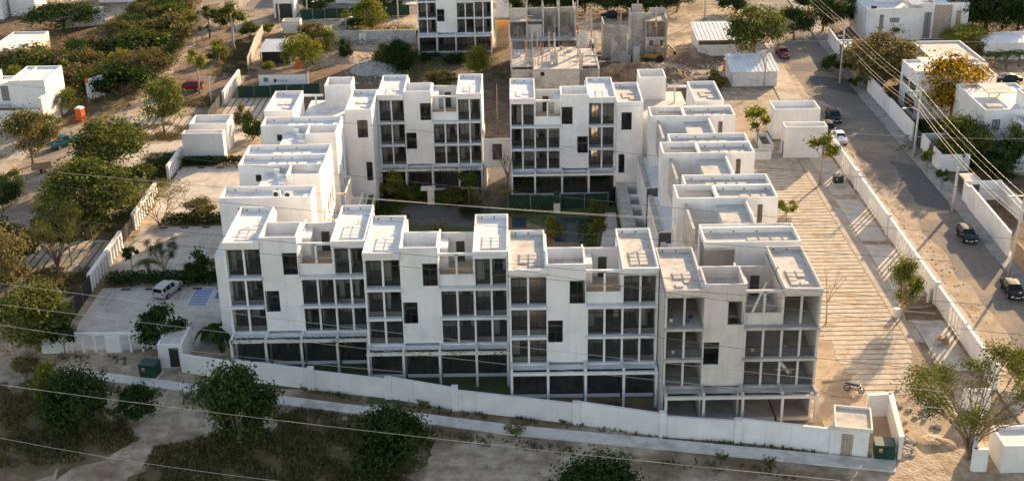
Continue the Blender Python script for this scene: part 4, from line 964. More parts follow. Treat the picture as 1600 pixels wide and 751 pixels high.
# white site cabin
T = thing('site_cabin', 'white site cabin with a dark logo behind the left corner house', 'site cabin', (-45.2,214.6,0))
c = MB(); c.box(0,8.4,0,2.7,.15,2.55); c.build('body', M['whiteplas'], T); MB().box(-.05,8.45,-.05,2.75,2.55,2.65).build('roof', M['ground'], T)
window(T, 1.0, 1.75, 1.3, 2.0, -.01, 1); lg = MB(); lg.box(2.7,3.15,-.02,-.005,1.15,1.75); lg.build('logo_square', M['darkframe'], T)
def text(body, size, loc, rot, m, parent, name='lettering', ext=.004, align='LEFT'):
    cu = bpy.data.curves.new(name, 'FONT'); cu.body = body; cu.size = size; cu.extrude = ext; cu.align_x = align
    o = bpy.data.objects.new(name, cu); COL.objects.link(o)
    dg = bpy.context.evaluated_depsgraph_get(); me = bpy.data.meshes.new_from_object(o.evaluated_get(dg))
    bpy.data.objects.remove(o); o = bpy.data.objects.new(name, me); COL.objects.link(o); me.materials.clear(); me.materials.append(m)
    o.location = loc; o.rotation_euler = rot; o.parent = parent; return o
text('ACONA', .5, (3.3,-.012,1.3), (R(90),0,0), M['darkframe'], T)
MB().box(0,.1,-.06,0,0.15,2.55).build('corner_post', M['steel'], T); MB().box(8.3,8.4,-.06,0,.15,2.55).build('corner_post', M['steel'], T)
def toilet(label, loc, rz=0):
    T = thing('portable_toilet', label, 'portable toilet', loc, rz, 'orange portable toilets')
    MB().box(-.55,.55,-.55,.55,.08,2.05).build('cabin', M['orange'], T); MB().box(-.58,.58,-.58,.58,0,.08).build('base', M['stop'], T)
    r = MB(); r.rings([[(-.58,-.58,2.05),(.58,-.58,2.05),(.58,.58,2.05),(-.58,.58,2.05)],[(-.42,-.42,2.3),(.42,-.42,2.3),(.42,.42,2.3),(-.42,.42,2.3)]]); r.build('roof', M['whiteplas'], T)
    MB().box(-.4,.4,-.57,-.555,.15,1.95).build('door', M['orange'], T); MB().box(.25,.32,-.6,-.575,1.0,1.2).build('door_latch', M['darkframe'], T); return T
toilet('orange portable toilet on the paved strip by the left white house', P(127,188), -.3)
toilet('orange portable toilet behind the site cabin under the trees', P(468,108))
toilet('orange portable toilet beside the sheet roofed shed at the street', P(1136,110), .2)
def house(label, loc, rz, vols, wins, name='house', m='white', group=None, extras=None):
    """vols: (x0,x1,y0,y1,h[,parapet]);  wins: (ax, a0,a1,z0,z1,pos)"""
    T = thing(name, label, 'house', loc, rz, group)
    for i, v in enumerate(vols):
        x0,x1,y0,y1,h = v[:5]; z0 = v[5] if len(v) > 5 else 0
        MB().box(x0,x1,y0,y1,z0,h-.35).build('wall', M[m], T); MB().ring(x0-.004,x1+.004,y0-.004,y1+.004,h-.36,h,.2).build('parapet', M[m], T)
        MB().box(x0+.21,x1-.21,y0+.21,y1-.21,h-.36,h-.31).build('roof', M['roofcream' if i % 2 else 'roofwhite'], T)
    for wv in wins: window(T, wv[1], wv[2], wv[3], wv[4], wv[5], wv[6] if len(wv) > 6 else 1, (), ax=wv[0])
    return T
T = house('white house with sunlit slanted side wall left of the portable toilet', (-84.5,195.5,0), .0, [(3.8,9.5,0,8.6,7.6),(-6,-.2,2.6,8,7.3),(-.2,3.8,2.6,8,6.2),(-8,9.2,-1.6,2.6,3.3)], [('x',1.4,2.5,3.6,6.0,2.58),('x',-3,-1.2,.5,2.6,-1.62)])
MB().box(-8,6,-1.7,-1.4,3.3,3.55).build('planter', M['lawn'], T); MB().box(9.0,9.5,-2.5,0,0,5.4).build('side_fin', M['cream'], T)
house('small grey-roofed house among bushes at the left edge', (-98.5,230.5,0), 0, [(0,6.8,0,15,3.3),(-5,0,2,9,3.0)], [('y',5.5,6.6,1.4,2.4,6.82),('y',7.4,8.2,1.4,2.4,6.82),('x',1.2,2.6,.5,2.3,-.02)], m='cream')
house('large white house with narrow dark windows at the top left corner', (-124,270,0), 0, [(0,14,0,10,9),(14.5,20,3,10,7)], [('x',4,5,3,8.5,-.02),('x',8,9,2.5,8,-.02)])
house('white house with a dark doorway behind the trees at the top left', (-92,285,0), 0, [(-2,8,0,9,6.5),(8.2,14,2,9,7.5)], [('x',9.6,11.6,.2,6.5,1.98)])
wall_run('white garden wall at the top left between two houses', [P(104,44), P(165,38)], 3.6, 'garden_wall')
house('white walled corner of a house at the left edge above the boundary stones', (-86,161,0), .1, [(0,6.6,0,10,3.2)], [('y',2,4,.8,2.2,6.62)], m='cream')
T = house('white house with a rough stone chimney panel at the top right', (66.3,240.5,0), 0, [(0,10.5,0,12,6.2),(10.5,19.5,.6,15,7.0),(3,9,7,14,8.4)], [('x',2.5,3.2,1.2,5.0,-.02),('x',4.5,6.2,3.6,4.4,-.02),('x',11.2,12.4,.3,5.2,.58)])
MB().box(13.0,16.2,.2,.58,0,6.6).build('stone_panel', M['stoneclad'], T); MB().box(17.2,18.0,.35,.59,.3,5.5).build('door', M['wood'], T)
for k, (x, l) in enumerate(((8.5,9),(13.2,10))): mb = MB(); mb.rings([[(x,0.5,6.6),(x+2.4,.5,6.6),(x+2.4,.5,6.8),(x,.5,6.8)],[(x-1.2,l,8.6),(x+1.2,l,8.6),(x+1.2,l,8.8),(x-1.2,l,8.8)]]); mb.build('sloping_roof', M['roofwhite'], T)
house('white house with a ribbon window beside the yellow flowering tree', (62.0,192.2,0), 0, [(0,12,0,9.5,7.0),(5.8,14,9.5,24,6.2)], [('y',1.2,4.2,4.0,5.0,-.02,3),('y',5.0,8.2,4.0,5.0,-.02,3),('y',1.0,6,.6,2.6,-.02,3)])
T = house('white house with stepped roof terraces at the right edge', (66.0,170,0), 0, [(0,9,4,17,7.2),(3.6,14,-.5,4,6.6),(9,24,2,18,6.4),(5.5,8,5,7.5,9.2)], [('x',1.2,2.3,4.2,5.7,3.98),('x',1.6,2.6,1.0,2.4,3.98),('x',5.6,6.3,3.3,4.8,-.52)])
wall_run('long white wall under trees at the right edge of the photo', [P(1548,76), P(1630,72)], 3.0, 'garden_wall')
mb = MB(); mb.box(0,22,0,6,2.9,3.05); T = thing('low_building', 'low white building with a blue-grey roof at the right edge', 'building', (84,226,0)); MB().box(0,22,0,6,0,2.9).build('wall', M['white'], T); mb.build('roof', M['slabgrey'], T)
wall_run('low white garden wall behind the palms at the right edge', [P(1550,165), P(1640,160)], 2.2, 'garden_wall')
# right-hand street frontages
T = thing('carport', 'white carport with dark gate and grey sheet roof on the far right pavement', 'carport', (58.2,220.8,0))
MB().box(0,9,0,8,2.9,3.15).build('roof', M['slabgrey'], T); MB().ring(-.05,9.05,-.05,8.05,3.15,3.4,.15).build('parapet', M['white'], T)
MB().box(0,.3,0,.6,0,2.9).build('post', M['white'], T); MB().box(0,2.2,-.2,.0,0,3.2).build('front_wall', M['white'], T); MB().box(.05,.12,.6,6,0.05,2.6).build('gate', M['darkframe'], T); MB().box(0,.3,6,8,0,2.9).build('post', M['white'], T)
MB().box(8.7,9,0,8,0,2.9).build('side_wall', M['white'], T); MB().box(.6,1.0,-.23,-.21,1.1,1.6).build('letterbox', M['darkframe'], T)
wall_run('white street wall beyond the carport', [(58.6,229.5),(59.2,240)], 2.8, 'street_wall')
T = thing('gate_porch', 'tan porch with a flat roof and dark gate beside the carport', 'porch', (58.4,214.5,0)); MB().box(0,.3,0,5,0,2.6).build('wall', M['stoneclad'], T); MB().box(0,5,-.2,3.0,2.6,2.85).build('roof', M['roofcream'], T); MB().box(.4,3,-.05,.02,0,2.5).build('gate', M['door'], T)
T = thing('street_wall', 'white wall with a grey metal gate along the right pavement', 'wall', (58.5,186.0,0)); 
MB().box(-.12,.12,13.0,21.5,0,2.9).build('panel', M['white'], T); MB().box(-.06,.06,8.2,13.0,0.1,2.7).build('gate', M['slabgrey'], T); MB().box(-.12,.12,-4.5,8.2,0,2.9).build('panel', M['white'], T)
for y in (10.6,): MB().box(-.08,.08,y-.03,y+.03,.1,2.7).build('gate_stile', M['steel'], T)
screen('teal green mesh panel beside a white street wall', [(58.6,177.6),(58.6,181.2)], 2.6, 'greenmesh')
T = thing('gatehouse', 'white angled gatehouse walls with an open court beside the mid street pole', 'gatehouse', (58.5,168.5,0))
for b in ((0,.2,5.2,8.8,0,2.7),(.2,3.8,8.6,8.8,0,2.7),(0,.2,0,3.2,0,2.7),(.2,4.2,0,.2,0,2.5),(4.0,4.2,.2,6.4,0,2.5),(2.0,4.0,2.6,2.8,0,2.3)): MB().box(*b).build('wall', M['white'], T)
MB().box(.06,.14,3.2,5.2,0,2.3).build('gate', M['door'], T)
T = thing('gatehouse', 'white gatehouse with a dark doorway behind the near street pole', 'gatehouse', (58.3,157.6,0))
MB().wall('x',0,.2,0,5.0,0,2.7,[(1.0,2.1,0,2.2)]).build('wall', M['white'], T); MB().box(1.0,2.1,.06,.12,0,2.2).build('door', M['door'], T); MB().box(-.0,.2,-2,0,0,2.6).build('wall', M['white'], T); MB().box(4.8,5.0,-8,0,0,2.5).build('wall', M['white'], T); MB().box(.2,2.2,.21,3,2.55,2.7).build('roof', M['roofcream'], T)
wall_run('tall white street wall in front of the bare plot, behind a parked dark car', [(58.2,155),(57.8,139.2)], 3.1, 'street_wall')
T = thing('street_wall', 'brown corrugated gate wall at the right edge behind the near pole', 'wall', (58.2,128,0)); MB().box(-.08,.08,0,10.6,0,2.5).build('panel', M['wood'], T)
for k in range(10): MB().box(-.1,-.08,.3+k,.42+k,0,2.5).build('rib', M['wood'], T)
T = thing('street_wall', 'white pillar wall cut by the right edge of the photo', 'wall', (58.4,121,0)); MB().box(-.2,.2,0,.5,0,3).build('pillar', M['white'], T); MB().box(-.1,4,.5,6.5,0,2.7).build('panel', M['white'], T)
wall_run('low grey wall across the bare plot at the right edge', [P(1540,270), P(1640,268)], 1.2, 'plot_wall', 'blockwall')
# things around the far left street
T = thing('guard_booth', 'small white gate booth with dark doors at the far cross street', 'booth', P(445,28)); MB().box(-2.2,2.2,0,5,0,4.0).build('wall', M['white'], T); MB().box(-1.7,1.7,-.05,0,0,3.0).build('door', M['darkframe'], T); MB().ring(-2.25,2.25,-.06,5.05,4.0,4.4,.2).build('parapet', M['white'], T)
T = thing('brick_box', 'small cream roofless box among bushes before the far street', 'booth', P(456,52)); MB().ring(-1.8,1.8,0,2.4,0,2.5,.2).build('wall', M['cream'], T); MB().box(-1.6,1.6,.2,2.2,1.8,1.9).build('floor', M['ground'], T)
T = thing('tarp_shelter', 'pale sheet roofed shelter with a dark hanging tarp behind the site cabin', 'shelter', P(432,100)); mb = MB(); mb.rings([[(-3,-.5,2.4),(3,-.5,2.4),(3,-.5,2.46),(-3,-.5,2.46)],[(-2.6,5,3.4),(3.4,5,3.4),(3.4,5,3.46),(-2.6,5,3.46)]]); mb.build('roof', M['corrug'], T); MB().box(-2.6,2.4,.3,.4,0,2.3).build('tarp', M['blackmesh'], T); MB().box(-2.9,-2.7,0,.2,0,2.4).build('post', M['woodgrey'], T); MB().box(2.6,2.8,0,.2,0,2.4).build('post', M['woodgrey'], T); MB().box(-2.8,2.8,4.6,4.7,0,3).build('back_wall', M['corrug'], T)
screen('pale chain link fence with climbing growth left of the tarp shelter', [P(388,112), P(400,78), P(412,58)], 2.6, 'stone', 'link_fence')
T = wall_run('grey street wall with a pale metal door behind the cleared plot', [P(520,68), P(650,66)], 2.4, 'plot_wall', 'blockwall'); MB().box(5.2,6.6,-.16,-.13,0,2.0).build('door', M['slabgrey'], T)
screen('dark hedge-backed green mesh fence on the far pavement', [P(470,32), P(640,24)], 2.2, 'greenmesh')
T = thing('sign_board', 'large white sign panel with an orange tag beside the dirt road', 'sign', P(152,158), 1.0); MB().box(-1.8,1.8,-.05,.05,.6,4.2).build('panel', M['poster'], T); MB().box(-1.7,-1.6,-.02,.02,0,.6).build('post', M['steel'], T); MB().box(1.6,1.7,-.02,.02,0,.6).build('post', M['steel'], T); MB().box(-2.0,-1.3,-.09,-.055,3.6,4.4).build('tag', M['orange'], T)
house('white house front at the top beyond the far street, left of the apartment block', (-50,288,0), 0, [(0,8,0,8,4.2),(20,27,0,8,4.6)], [('x',2,4,.8,2.6,-.02),('x',22,24,.5,3,-.02)])
house('tan rendered house wall behind the parked silver car at the far street', (-38.5,283,0), 0, [(0,8.5,0,6,5.2)], [('x',2,3,2.6,3.6,-.02)], m='stoneclad')
house('white house with a dark gate behind the left of the apartment block', (-30,285,0), 0, [(0,4,0,6,5.0),(4.2,10,.6,6,4.6)], [('x',5,9,.1,3.9,.58)])
wall_run('white house wall right of the far apartment block at the top', [P(776,28), P(796,27)], 4, 'garden_wall')

# clutter on the roofs of the neighbouring houses
def roof_items(T, items):
    for n_, b, m_ in items: MB().box(*b).build(n_, M[m_], T)
H_ = {o['label']: o for o in COL.objects if o.type == 'EMPTY' and o.name.startswith('house')}
def hs(key): return next(o for k, o in H_.items() if key in k)
roof_items(hs('ribbon window'), [('roof_canopy', (1.5,7.5,3.0,7.0,7.9,8.05), 'roofwhite'), ('canopy_post', (1.7,1.85,3.2,3.35,6.7,7.9), 'white'), ('canopy_post', (7.1,7.25,3.2,3.35,6.7,7.9), 'white'), ('canopy_post', (7.1,7.25,6.6,6.75,6.7,7.9), 'white'), ('air_unit', (8.6,9.5,2,2.5,6.7,7.4), 'whiteplas'), ('roof_trough', (8.0,11.5,6,7.2,6.68,7.0), 'slabgrey')])
roof_items(hs('stepped roof'), [('roof_canopy', (2,6,9,14,8.0,8.15), 'roofcream'), ('canopy_post', (2.1,2.3,9.1,9.3,6.9,8.0), 'white'), ('canopy_post', (5.7,5.9,13.5,13.7,6.9,8.0), 'white'), ('water_tank', (10.5,11.8,6,7.2,6.1,7.4), 'stop'), ('tiled_slope', (12,20,9,15,6.1,6.5), 'roofcream'), ('skylight', (.8,3,5.2,7,6.9,7.3), 'concrete'), ('wall_stub', (9.2,9.5,3,12,6.1,7.3), 'white')])
roof_items(hs('rough stone'), [('air_unit', (7.0,7.9,.6,1.1,5.9,6.6), 'whiteplas'), ('air_unit', (1.0,1.9,.6,1.1,5.9,6.6), 'stop'), ('wall_joint', (5.62,5.66,-.03,-.005,0,5.8), 'slabgrey')])
roof_items(hs('slanted side'), [('parapet_rib', (5.4,5.6,.2,8.3,7.24,7.6), 'white'), ('wall_joint', (9.505,9.53,3.4,3.46,0,7.2), 'slabgrey')])
# ================================================================== vegetation
def depth(p): return (Vector(p)-Vector((0,0,CAMZ))).dot(fwd)
def height_to(base, py):
    """height of a vertical at base whose top shows at photo row py"""
    d = right*0 + down*(py-375.5) + fwd*FPX
    d = d + right*((base - Vector((0,0,CAMZ))).dot(right)/max(1,depth(base))*FPX)
    t = base.y/d.y
    return max(.4, CAMZ + d.z*t)
def crown_pts(rr, n, c, rad, lobes, shell=.55):
    L = []
    for _ in range(lobes):
        while True:
            v = Vector((rr.uniform(-1,1), rr.uniform(-1,1), rr.uniform(-1,1)))
            if v.length < 1: break
        v = v.normalized()*(v.length**.5)*.72
        L.append((Vector((c[0]+v.x*rad[0], c[1]+v.y*rad[1], c[2]+v.z*rad[2])), rr.uniform(.26,.46)))
    out = []
    for _ in range(n):
        q, s = rr.choice(L); d = Vector((rr.gauss(0,1), rr.gauss(0,1), rr.gauss(0,1))).normalized()
        r = s*.85*(rr.random()**.45 if rr.random() < .74 else rr.uniform(.9,1.75))
        out.append((q + Vector((d.x*r*rad[0], d.y*r*rad[1], d.z*r*rad[2]*.95)), d))
    return out, L
def tree_meshes(kind, seed):
    rr = random.Random(seed*101+len(kind)); lf = MB(); tr = MB()
    if kind == 'broad':
        pts, L = crown_pts(rr, 5600, (0,0,4.1), (3.9,3.9,3.1), 26)
        for p, d in pts: leafquad(lf, p, rr, .155, d)
        tr.tube([(0,0,-.1),(.06,.04,1.2),(.1,-.05,2.4)],[.2,.16,.14],7)
        for q, s in L[:9]: tr.tube([(.1,-.05,2.2),(q.x*.5,q.y*.5,2.2+(q.z-2.2)*.6),tuple(q)],[.1,.07,.03],5)
    elif kind == 'dense':
        pts, L = crown_pts(rr, 8500, (0,0,3.0), (3.6,3.6,3.0), 30)
        for p, d in pts: p.z = max(p.z,.05); leafquad(lf, p, rr, .15, d)
        tr.tube([(0,0,-.1),(.05,0,2.5)],[.22,.12],6)
        for q, s in L[:8]: tr.tube([(0,0,.4),(q.x*.5,q.y*.5,q.z*.6),tuple(q)],[.1,.06,.02],5)
    elif kind == 'bush':
        pts, L = crown_pts(rr, 3000, (0,0,1.7), (2.5,2.5,1.6), 14)
        for p, d in pts: p.z = max(p.z,.05); leafquad(lf, p, rr, .15, d)
        for q, s in L[:6]: tr.tube([(0,0,-.1),(q.x*.5,q.y*.5,q.z*.6),tuple(q)],[.07,.05,.02],5)
    elif kind == 'small':
        pts, L = crown_pts(rr, 900, (0,0,2.5), (1.35,1.35,1.0), 8)
        for p, d in pts: leafquad(lf, p, rr, .13, d)
        tr.tube([(0,0,-.1),(.03,.0,1.6)],[.07,.05],6)
        for q, s in L[:5]: tr.tube([(.03,0,1.4),tuple(q)],[.04,.02],4)
    elif kind == 'slim':
        pts, L = crown_pts(rr, 1300, (0,0,5.6), (1.7,1.7,1.7), 10)
        for p, d in pts: leafquad(lf, p, rr, .14, d)
        tr.tube([(0,0,-.1),(.08,.05,2),(-.05,.1,4.4),(0,0,5.8)],[.15,.13,.1,.04],7)
        for q, s in L[:6]: tr.tube([(-.05,.1,3.9),tuple(q)],[.06,.02],4)
    elif kind == 'airy':                                # open crown, many visible limbs
        tips = []
        def grow(p, d, l, r, lev):
            e = p + d*l; m_ = p.lerp(e,.5)+Vector((rr.gauss(0,.08),rr.gauss(0,.08),rr.gauss(0,.05)))*l
            tr.tube([tuple(p),tuple(m_),tuple(e)],[r,r*.8,r*.62],5)
            if lev == 0: tips.append(e); return
            for _ in range(3 if lev > 1 else 2):
                nd = (d + Vector((rr.gauss(0,.5),rr.gauss(0,.5),rr.gauss(0.05,.28)))).normalized(); grow(e, nd, l*rr.uniform(.6,.85), r*.62, lev-1)
        for a in range(5):
            t = a*1.257+rr.uniform(-.4,.4); grow(Vector((0,0,0)), Vector((math.cos(t)*.55,math.sin(t)*.55,1)).normalized(), 2.2, .085, 4)
        for e in tips:
            k = 13 if rr.random() < .1*e.z else 2
            for _ in range(k): leafquad(lf, e+Vector((rr.gauss(0,.25),rr.gauss(0,.25),rr.gauss(0,.2))), rr, .10)
    elif kind == 'vase':                                # many thin limbs fanning from a short trunk, leaf clumps at the outer ends
        tr.tube([(0,0,-.1),(.05,.1,.9)],[.2,.16],8)
        for k in range(26):
            a = k*2.4+rr.uniform(-.3,.3); reach = rr.uniform(.5,1)**.6*4.4; top_ = rr.uniform(4.3,6.6)*(1-.12*(reach/4.4)**2); pts = []
            for i in range(7):
                t = i/6; pts.append((math.cos(a)*reach*t**1.15+rr.gauss(0,.09), math.sin(a)*reach*t**1.15+rr.gauss(0,.09), .5+(top_-.5)*t**.8))
            tr.tube(pts, [.06*(1-.75*i/6) for i in range(7)], 5)
            for j in (3,4,5):
                p = Vector(pts[j])
                for _ in range(2):
                    e = p+Vector((math.cos(a+rr.gauss(0,.9)),math.sin(a+rr.gauss(0,.9)),rr.uniform(.3,1.1)))*rr.uniform(.6,1.3); tr.tube([tuple(p),tuple(e)],[.03,.012],4)
                    if rr.random() < .35:
                        for _ in range(30): leafquad(lf, e+Vector((rr.gauss(0,.22),rr.gauss(0,.22),rr.gauss(0,.18))), rr, .085)
            if math.cos(a) < .55 or rr.random() < .3:
                q = Vector(pts[-1]); sp_ = rr.uniform(.35,.7)
                for _ in range(int(720*sp_)): leafquad(lf, q+Vector((rr.gauss(0,sp_),rr.gauss(0,sp_),rr.gauss(0,sp_*.55))), rr, .09)
    elif kind == 'bare':
        def grow(p, d, l, r, lev):
            e = p + d*l; tr.tube([tuple(p),tuple(e)],[r,r*.65],5)
            if lev == 0: return
            for _ in range(2 if lev < 3 else 3):
                nd = (d + Vector((rr.gauss(0,.35),rr.gauss(0,.35),.15))).normalized(); grow(e, nd, l*rr.uniform(.5,.75), r*.6, lev-1)
        grow(Vector((0,0,-.1)), Vector((.05,.02,1)), 2.2, .12, 3)
        for _ in range(24): leafquad(lf, Vector((rr.gauss(0,.4),rr.gauss(0,.4),rr.uniform(3.2,4.2))), rr, .07)
    elif kind in ('palm', 'banana'):
        h = 3.2 if kind == 'palm' else .8
        tr.tube([(0,0,-.1),(.1,.05,h*.5),(.05,0,h)],[.16,.12,.1],7)
        for k in range(15 if kind == 'palm' else 11):
            a = k*2.4+rr.uniform(-.2,.2); up = rr.uniform(.25,.95); L_ = rr.uniform(1.5,2.1); w = .16 if kind == 'palm' else .3; prev = None
            for i in range(8):
                t = i/7; r = L_*t*(1-.15*t); z = h + up*L_*t*1.1 - 1.25*t*t*L_*.8
                c = Vector((math.cos(a)*r, math.sin(a)*r, z)); s = Vector((-math.sin(a), math.cos(a), 0))
                ww = w*(math.sin(math.pi*min(1,t*.9+.08))**.6); q = (c-s*ww-Vector((0,0,.07*ww/w)), c, c+s*ww-Vector((0,0,.07*ww/w)))
                if prev:
                    if kind == 'palm':
                        for sgn, idx in ((-1,0),(1,2)):
                            for u in (.15,.6):
                                b0 = prev[1].lerp(c,u); b1 = prev[1].lerp(c,u+.3); o = s*sgn*ww*2.3+Vector((math.cos(a)*.22,math.sin(a)*.22,-.14))
                                lf.face([b0,b1,b1+o*.9,b0+o])
                    else:
                        lf.face([prev[0],prev[1],q[1],q[0]]); lf.face([prev[1],prev[2],q[2],q[1]])
                prev = q
    elif kind == 'plant':
        for k in range(16):
            a = rr.uniform(0,6.28); l = rr.uniform(.4,1.0); e = Vector((math.cos(a)*l*.6, math.sin(a)*l*.6, l*1.1)); tr.tube([(0,0,-.05),tuple(e)],[.02,.01],4)
            for _ in range(9): leafquad(lf, e*rr.uniform(.5,1.05)+Vector((rr.gauss(0,.1),rr.gauss(0,.1),rr.gauss(0,.08))), rr, .09)
    return lf, tr
SIZE = {'vase': (7.0, 9.6), 'dense': (6.3, 8.0), 'broad': (7.2, 8.0), 'bush': (3.5, 5.6), 'small': (3.6, 3.0), 'slim': (7.3, 3.8), 'airy': (7.0, 7.0), 'bare': (4.6, 2.2), 'palm': (4.2, 3.4), 'banana': (2.6, 3.4), 'plant': (1.1, 1.3)}
TREES = {}
NAMES = {'vase': ('open_crowned_tree','tree'), 'dense': ('leafy_tree','tree'), 'broad': ('broadleaf_tree','tree'), 'bush': ('bush','bush'), 'small': ('small_tree','tree'), 'slim': ('slender_tree','tree'), 'airy': ('open_crowned_tree','tree'), 'bare': ('bare_tree','tree'), 'palm': ('palm_tree','palm'), 'banana': ('banana_plant','plant'), 'plant': ('young_plant','plant')}
NV = {'vase': 1, 'dense': 4, 'broad': 5, 'bush': 5, 'small': 3, 'slim': 3, 'airy': 2, 'bare': 2, 'palm': 2, 'banana': 1, 'plant': 3}
tcount = {}
def tree(kind, bx, by, top, wpx, label, leaf='leaf', bark='bark', lean=0.0, group=None, seed=None):
    base = P(bx, by); h = height_to(base, top); w = wpx*depth(base)/FPX*1.18
    i = tcount.get(kind, 0); tcount[kind] = i+1; s = (i % NV[kind]) if seed is None else seed
    if (kind, s) not in TREES:
        lf, tr = tree_meshes(kind, s)
        a = lf.mesh('crown'); b = tr.mesh('trunk'); a.materials.append(M['leaf']); b.materials.append(M['bark'])
        b.polygons.foreach_set('use_smooth', [True]*len(b.polygons)); TREES[(kind, s)] = (a, b)
    me = TREES[(kind, s)]; nm, cat = NAMES[kind]
    T = thing(nm, label, cat, base, (i*2.399) % 6.283, group)
    H0, W0 = SIZE[kind]; T.scale = (w/W0, w/W0, h/H0)
    if lean: T.rotation_euler = (lean*.4, lean, T.rotation_euler[2])
    c = bpy.data.objects.new('crown' if kind not in ('plant','banana','palm') else 'foliage', me[0]); COL.objects.link(c); c.parent = T
    c.material_slots[0].link = 'OBJECT'; c.material_slots[0].material = M[leaf]
    t = bpy.data.objects.new('trunk' if kind not in ('plant','bush') else 'stem', me[1]); COL.objects.link(t); t.parent = T
    t.material_slots[0].link = 'OBJECT'; t.material_slots[0].material = M[bark]
    return T
GW = 'trees of the wood at the upper left'
# --- left street and driveways
tree('broad',257,212,112,64,'tree with two slim trunks beside the striped driveway left of the white service boxes')
tree('broad',176,284,180,112,'wide dark green tree overhanging the dirt road beside the teal pickup')
tree('broad',52,258,166,84,'olive leafy tree in front of the white house with the slanted side wall', 'leafolive')
tree('broad',140,372,246,160,'big spreading tree between the dirt road and the louvred fence', 'leaf')
tree('vase',92,425,318,80,'spreading thin limbed tree before the left paved driveway','leaf','bark')
tree('slim',112,415,352,34,'thin forked young tree right of the spreading thin limbed tree','leaf','barkpale')
tree('broad',14,474,350,96,'greyish green tree at the left edge above the front driveway','leafolive')
tree('dense',60,548,434,112,'rounded yellowish green tree behind the white corner fence','leaf')
tree('broad',5,330,282,60,'dark tree cut by the left edge beside the dirt road','leafdark')
tree('bush',15,420,330,70,'dark bush cut by the left edge under the boundary stones','leafdark')
tree('small',103,560,505,42,'small rounded tree before the white corner fence','leafdark')
tree('airy',250,352,282,90,'two-trunked palm-like tree beside the fence at the second parking court','leafbright','barkpale')
tree('bush',312,338,308,52,'brownish bush at the hedge of the second parking court','leafolive')
tree('bush',396,218,170,42,'dark bush beside the farthest left parking court','leafdark')
tree('small',207,422,380,30,'small dark two-lobed tree at the parking hedge next to the louvred fence','leafdark')
tree('vase',258,430,368,44,'umbrella shaped tree with bare branches in the parking hedge','leafdark','barkpale')
tree('bush',306,437,388,52,'dense dark shrub at the parking hedge between umbrella tree and palm','leafdark')
tree('palm',232,430,402,40,'small palm left of the umbrella shaped tree at the parking hedge','leaf')
tree('palm',334,432,404,42,'small palm next to the first white block at the parking hedge','leaf')
tree('bush',258,540,468,84,'dark leaning tree mass above the roof of the left gate hut','leafdark')
tree('banana',338,535,462,66,'banana plant with broad dark leaves at the corner of the first white block','leafdark')
tree('plant',310,240,225,14,'left one of two young plants before the left service boxes','leaf'); tree('plant',332,242,226,14,'right one of two young plants before the left service boxes','leaf')
# --- foreground lot
tree('bush',88,640,555,58,'shrub with pale sunlit yellowish top left of the front pavement end','leafbright')
tree('dense',122,672,566,112,'wide dark green shrub below the yellowish shrub in the foreground','leafdark')
tree('bush',214,655,598,66,'small blackish bush between the foreground shrub and the big dark tree','leafdark')
tree('dense',376,694,556,132,'big dense dark tree in the foreground before the front wall','leafdark')
tree('dense',606,738,630,134,'dark bush in the foreground grass right of the big dark tree','leafdark')
tree('dense',946,795,722,158,'dark rounded tree top cut by the bottom edge of the photo','leafdark')
for px, py, w, l in ((690,628,30,'low weed clump at the front wall before the vine pergola'),(662,634,24,'weed clump left of another at the foot of the front wall'),(804,678,34,'weed tuft at the edge of the front pavement below the third block'),(880,660,18,'bright weed at the pier of the front wall'),(774,640,12,'single small weed standing at the front wall panel'),(1202,728,26,'weed tuft on the far side of the front pavement near the right hut'),(1128,716,22,'weed tuft beside the front pavement below the grey block'),(475,602,24,'low weed beside the front wall right of the big dark tree')):
    tree('plant', px, py, py-w*.5, w, l, 'leaf')
# --- right side
tree('broad',1178,98,2,92,'large tree beside the sheds where the street narrows','leaf')
tree('bush',1120,140,104,42,'yellowish bush behind the roof of the back right corner house','leafolive')
tree('small',1122,64,46,26,'small shrub left of the far shed','leaf')
tree('bare',1193,138,80,22,'bare forked tree in front of the near shed','leafolive','barkpale')
tree('small',1182,235,162,42,'slim tree with pale lower leaves left of the right service boxes','leafbright')
tree('slim',1281,289,212,56,'light crowned tree in an earth pit beside the slotted street wall','leafbright','barkpale')
tree('small',1228,346,308,36,'young tree at the edge of the strip paved lot behind the right wing','leafbright','barkpale')
tree('broad',1409,496,396,52,'round leafy tree standing on the strip paved lot near stacked timber','leaf','barkpale')
tree('bare',1291,506,432,26,'leafless young tree beside the unfinished grey block','leafolive','barkpale')
tree('plant',1384,630,612,18,'green sapling near the motorcycle','leaf')
tree('dense',1376,136,44,126,'dense dark tree with yellowish crown behind the right street wall','leafolive'); tree('broad',1345,118,62,80,'dark tree left of the yellowish crowned tree along the right street','leafdark')
tree('broad',1486,188,84,112,'tree covered in yellow blossom between two white houses','leafflower','bark')
tree('dense',1500,252,178,96,'mid green tree in the yard below the yellow blossom tree','leaf'); tree('bush',1555,268,215,80,'dark bush under the white house at the right edge','leafdark')
tree('broad',1590,262,185,60,'tree cut by the right edge beside the white stepped house','leaf')
tree('small',1447,272,230,26,'small street tree before the angled gatehouse','leafbright'); tree('small',1470,300,262,24,'small dark street tree next to the gatehouse doorway','leafdark')
tree('small',1330,142,118,16,'left one of two thin palms-like street saplings by the far pole','leafdark'); tree('small',1338,146,120,16,'right one of two thin palms-like street saplings by the far pole','leafdark')
tree('bush',1300,112,80,36,'clipped bush at the porch on the right pavement','leafdark')
tree('broad',1502,80,36,70,'bright green tree behind the ribbon window house','leafbright'); tree('bush',1535,90,60,60,'dry brown bush near the right garden wall','leafolive')
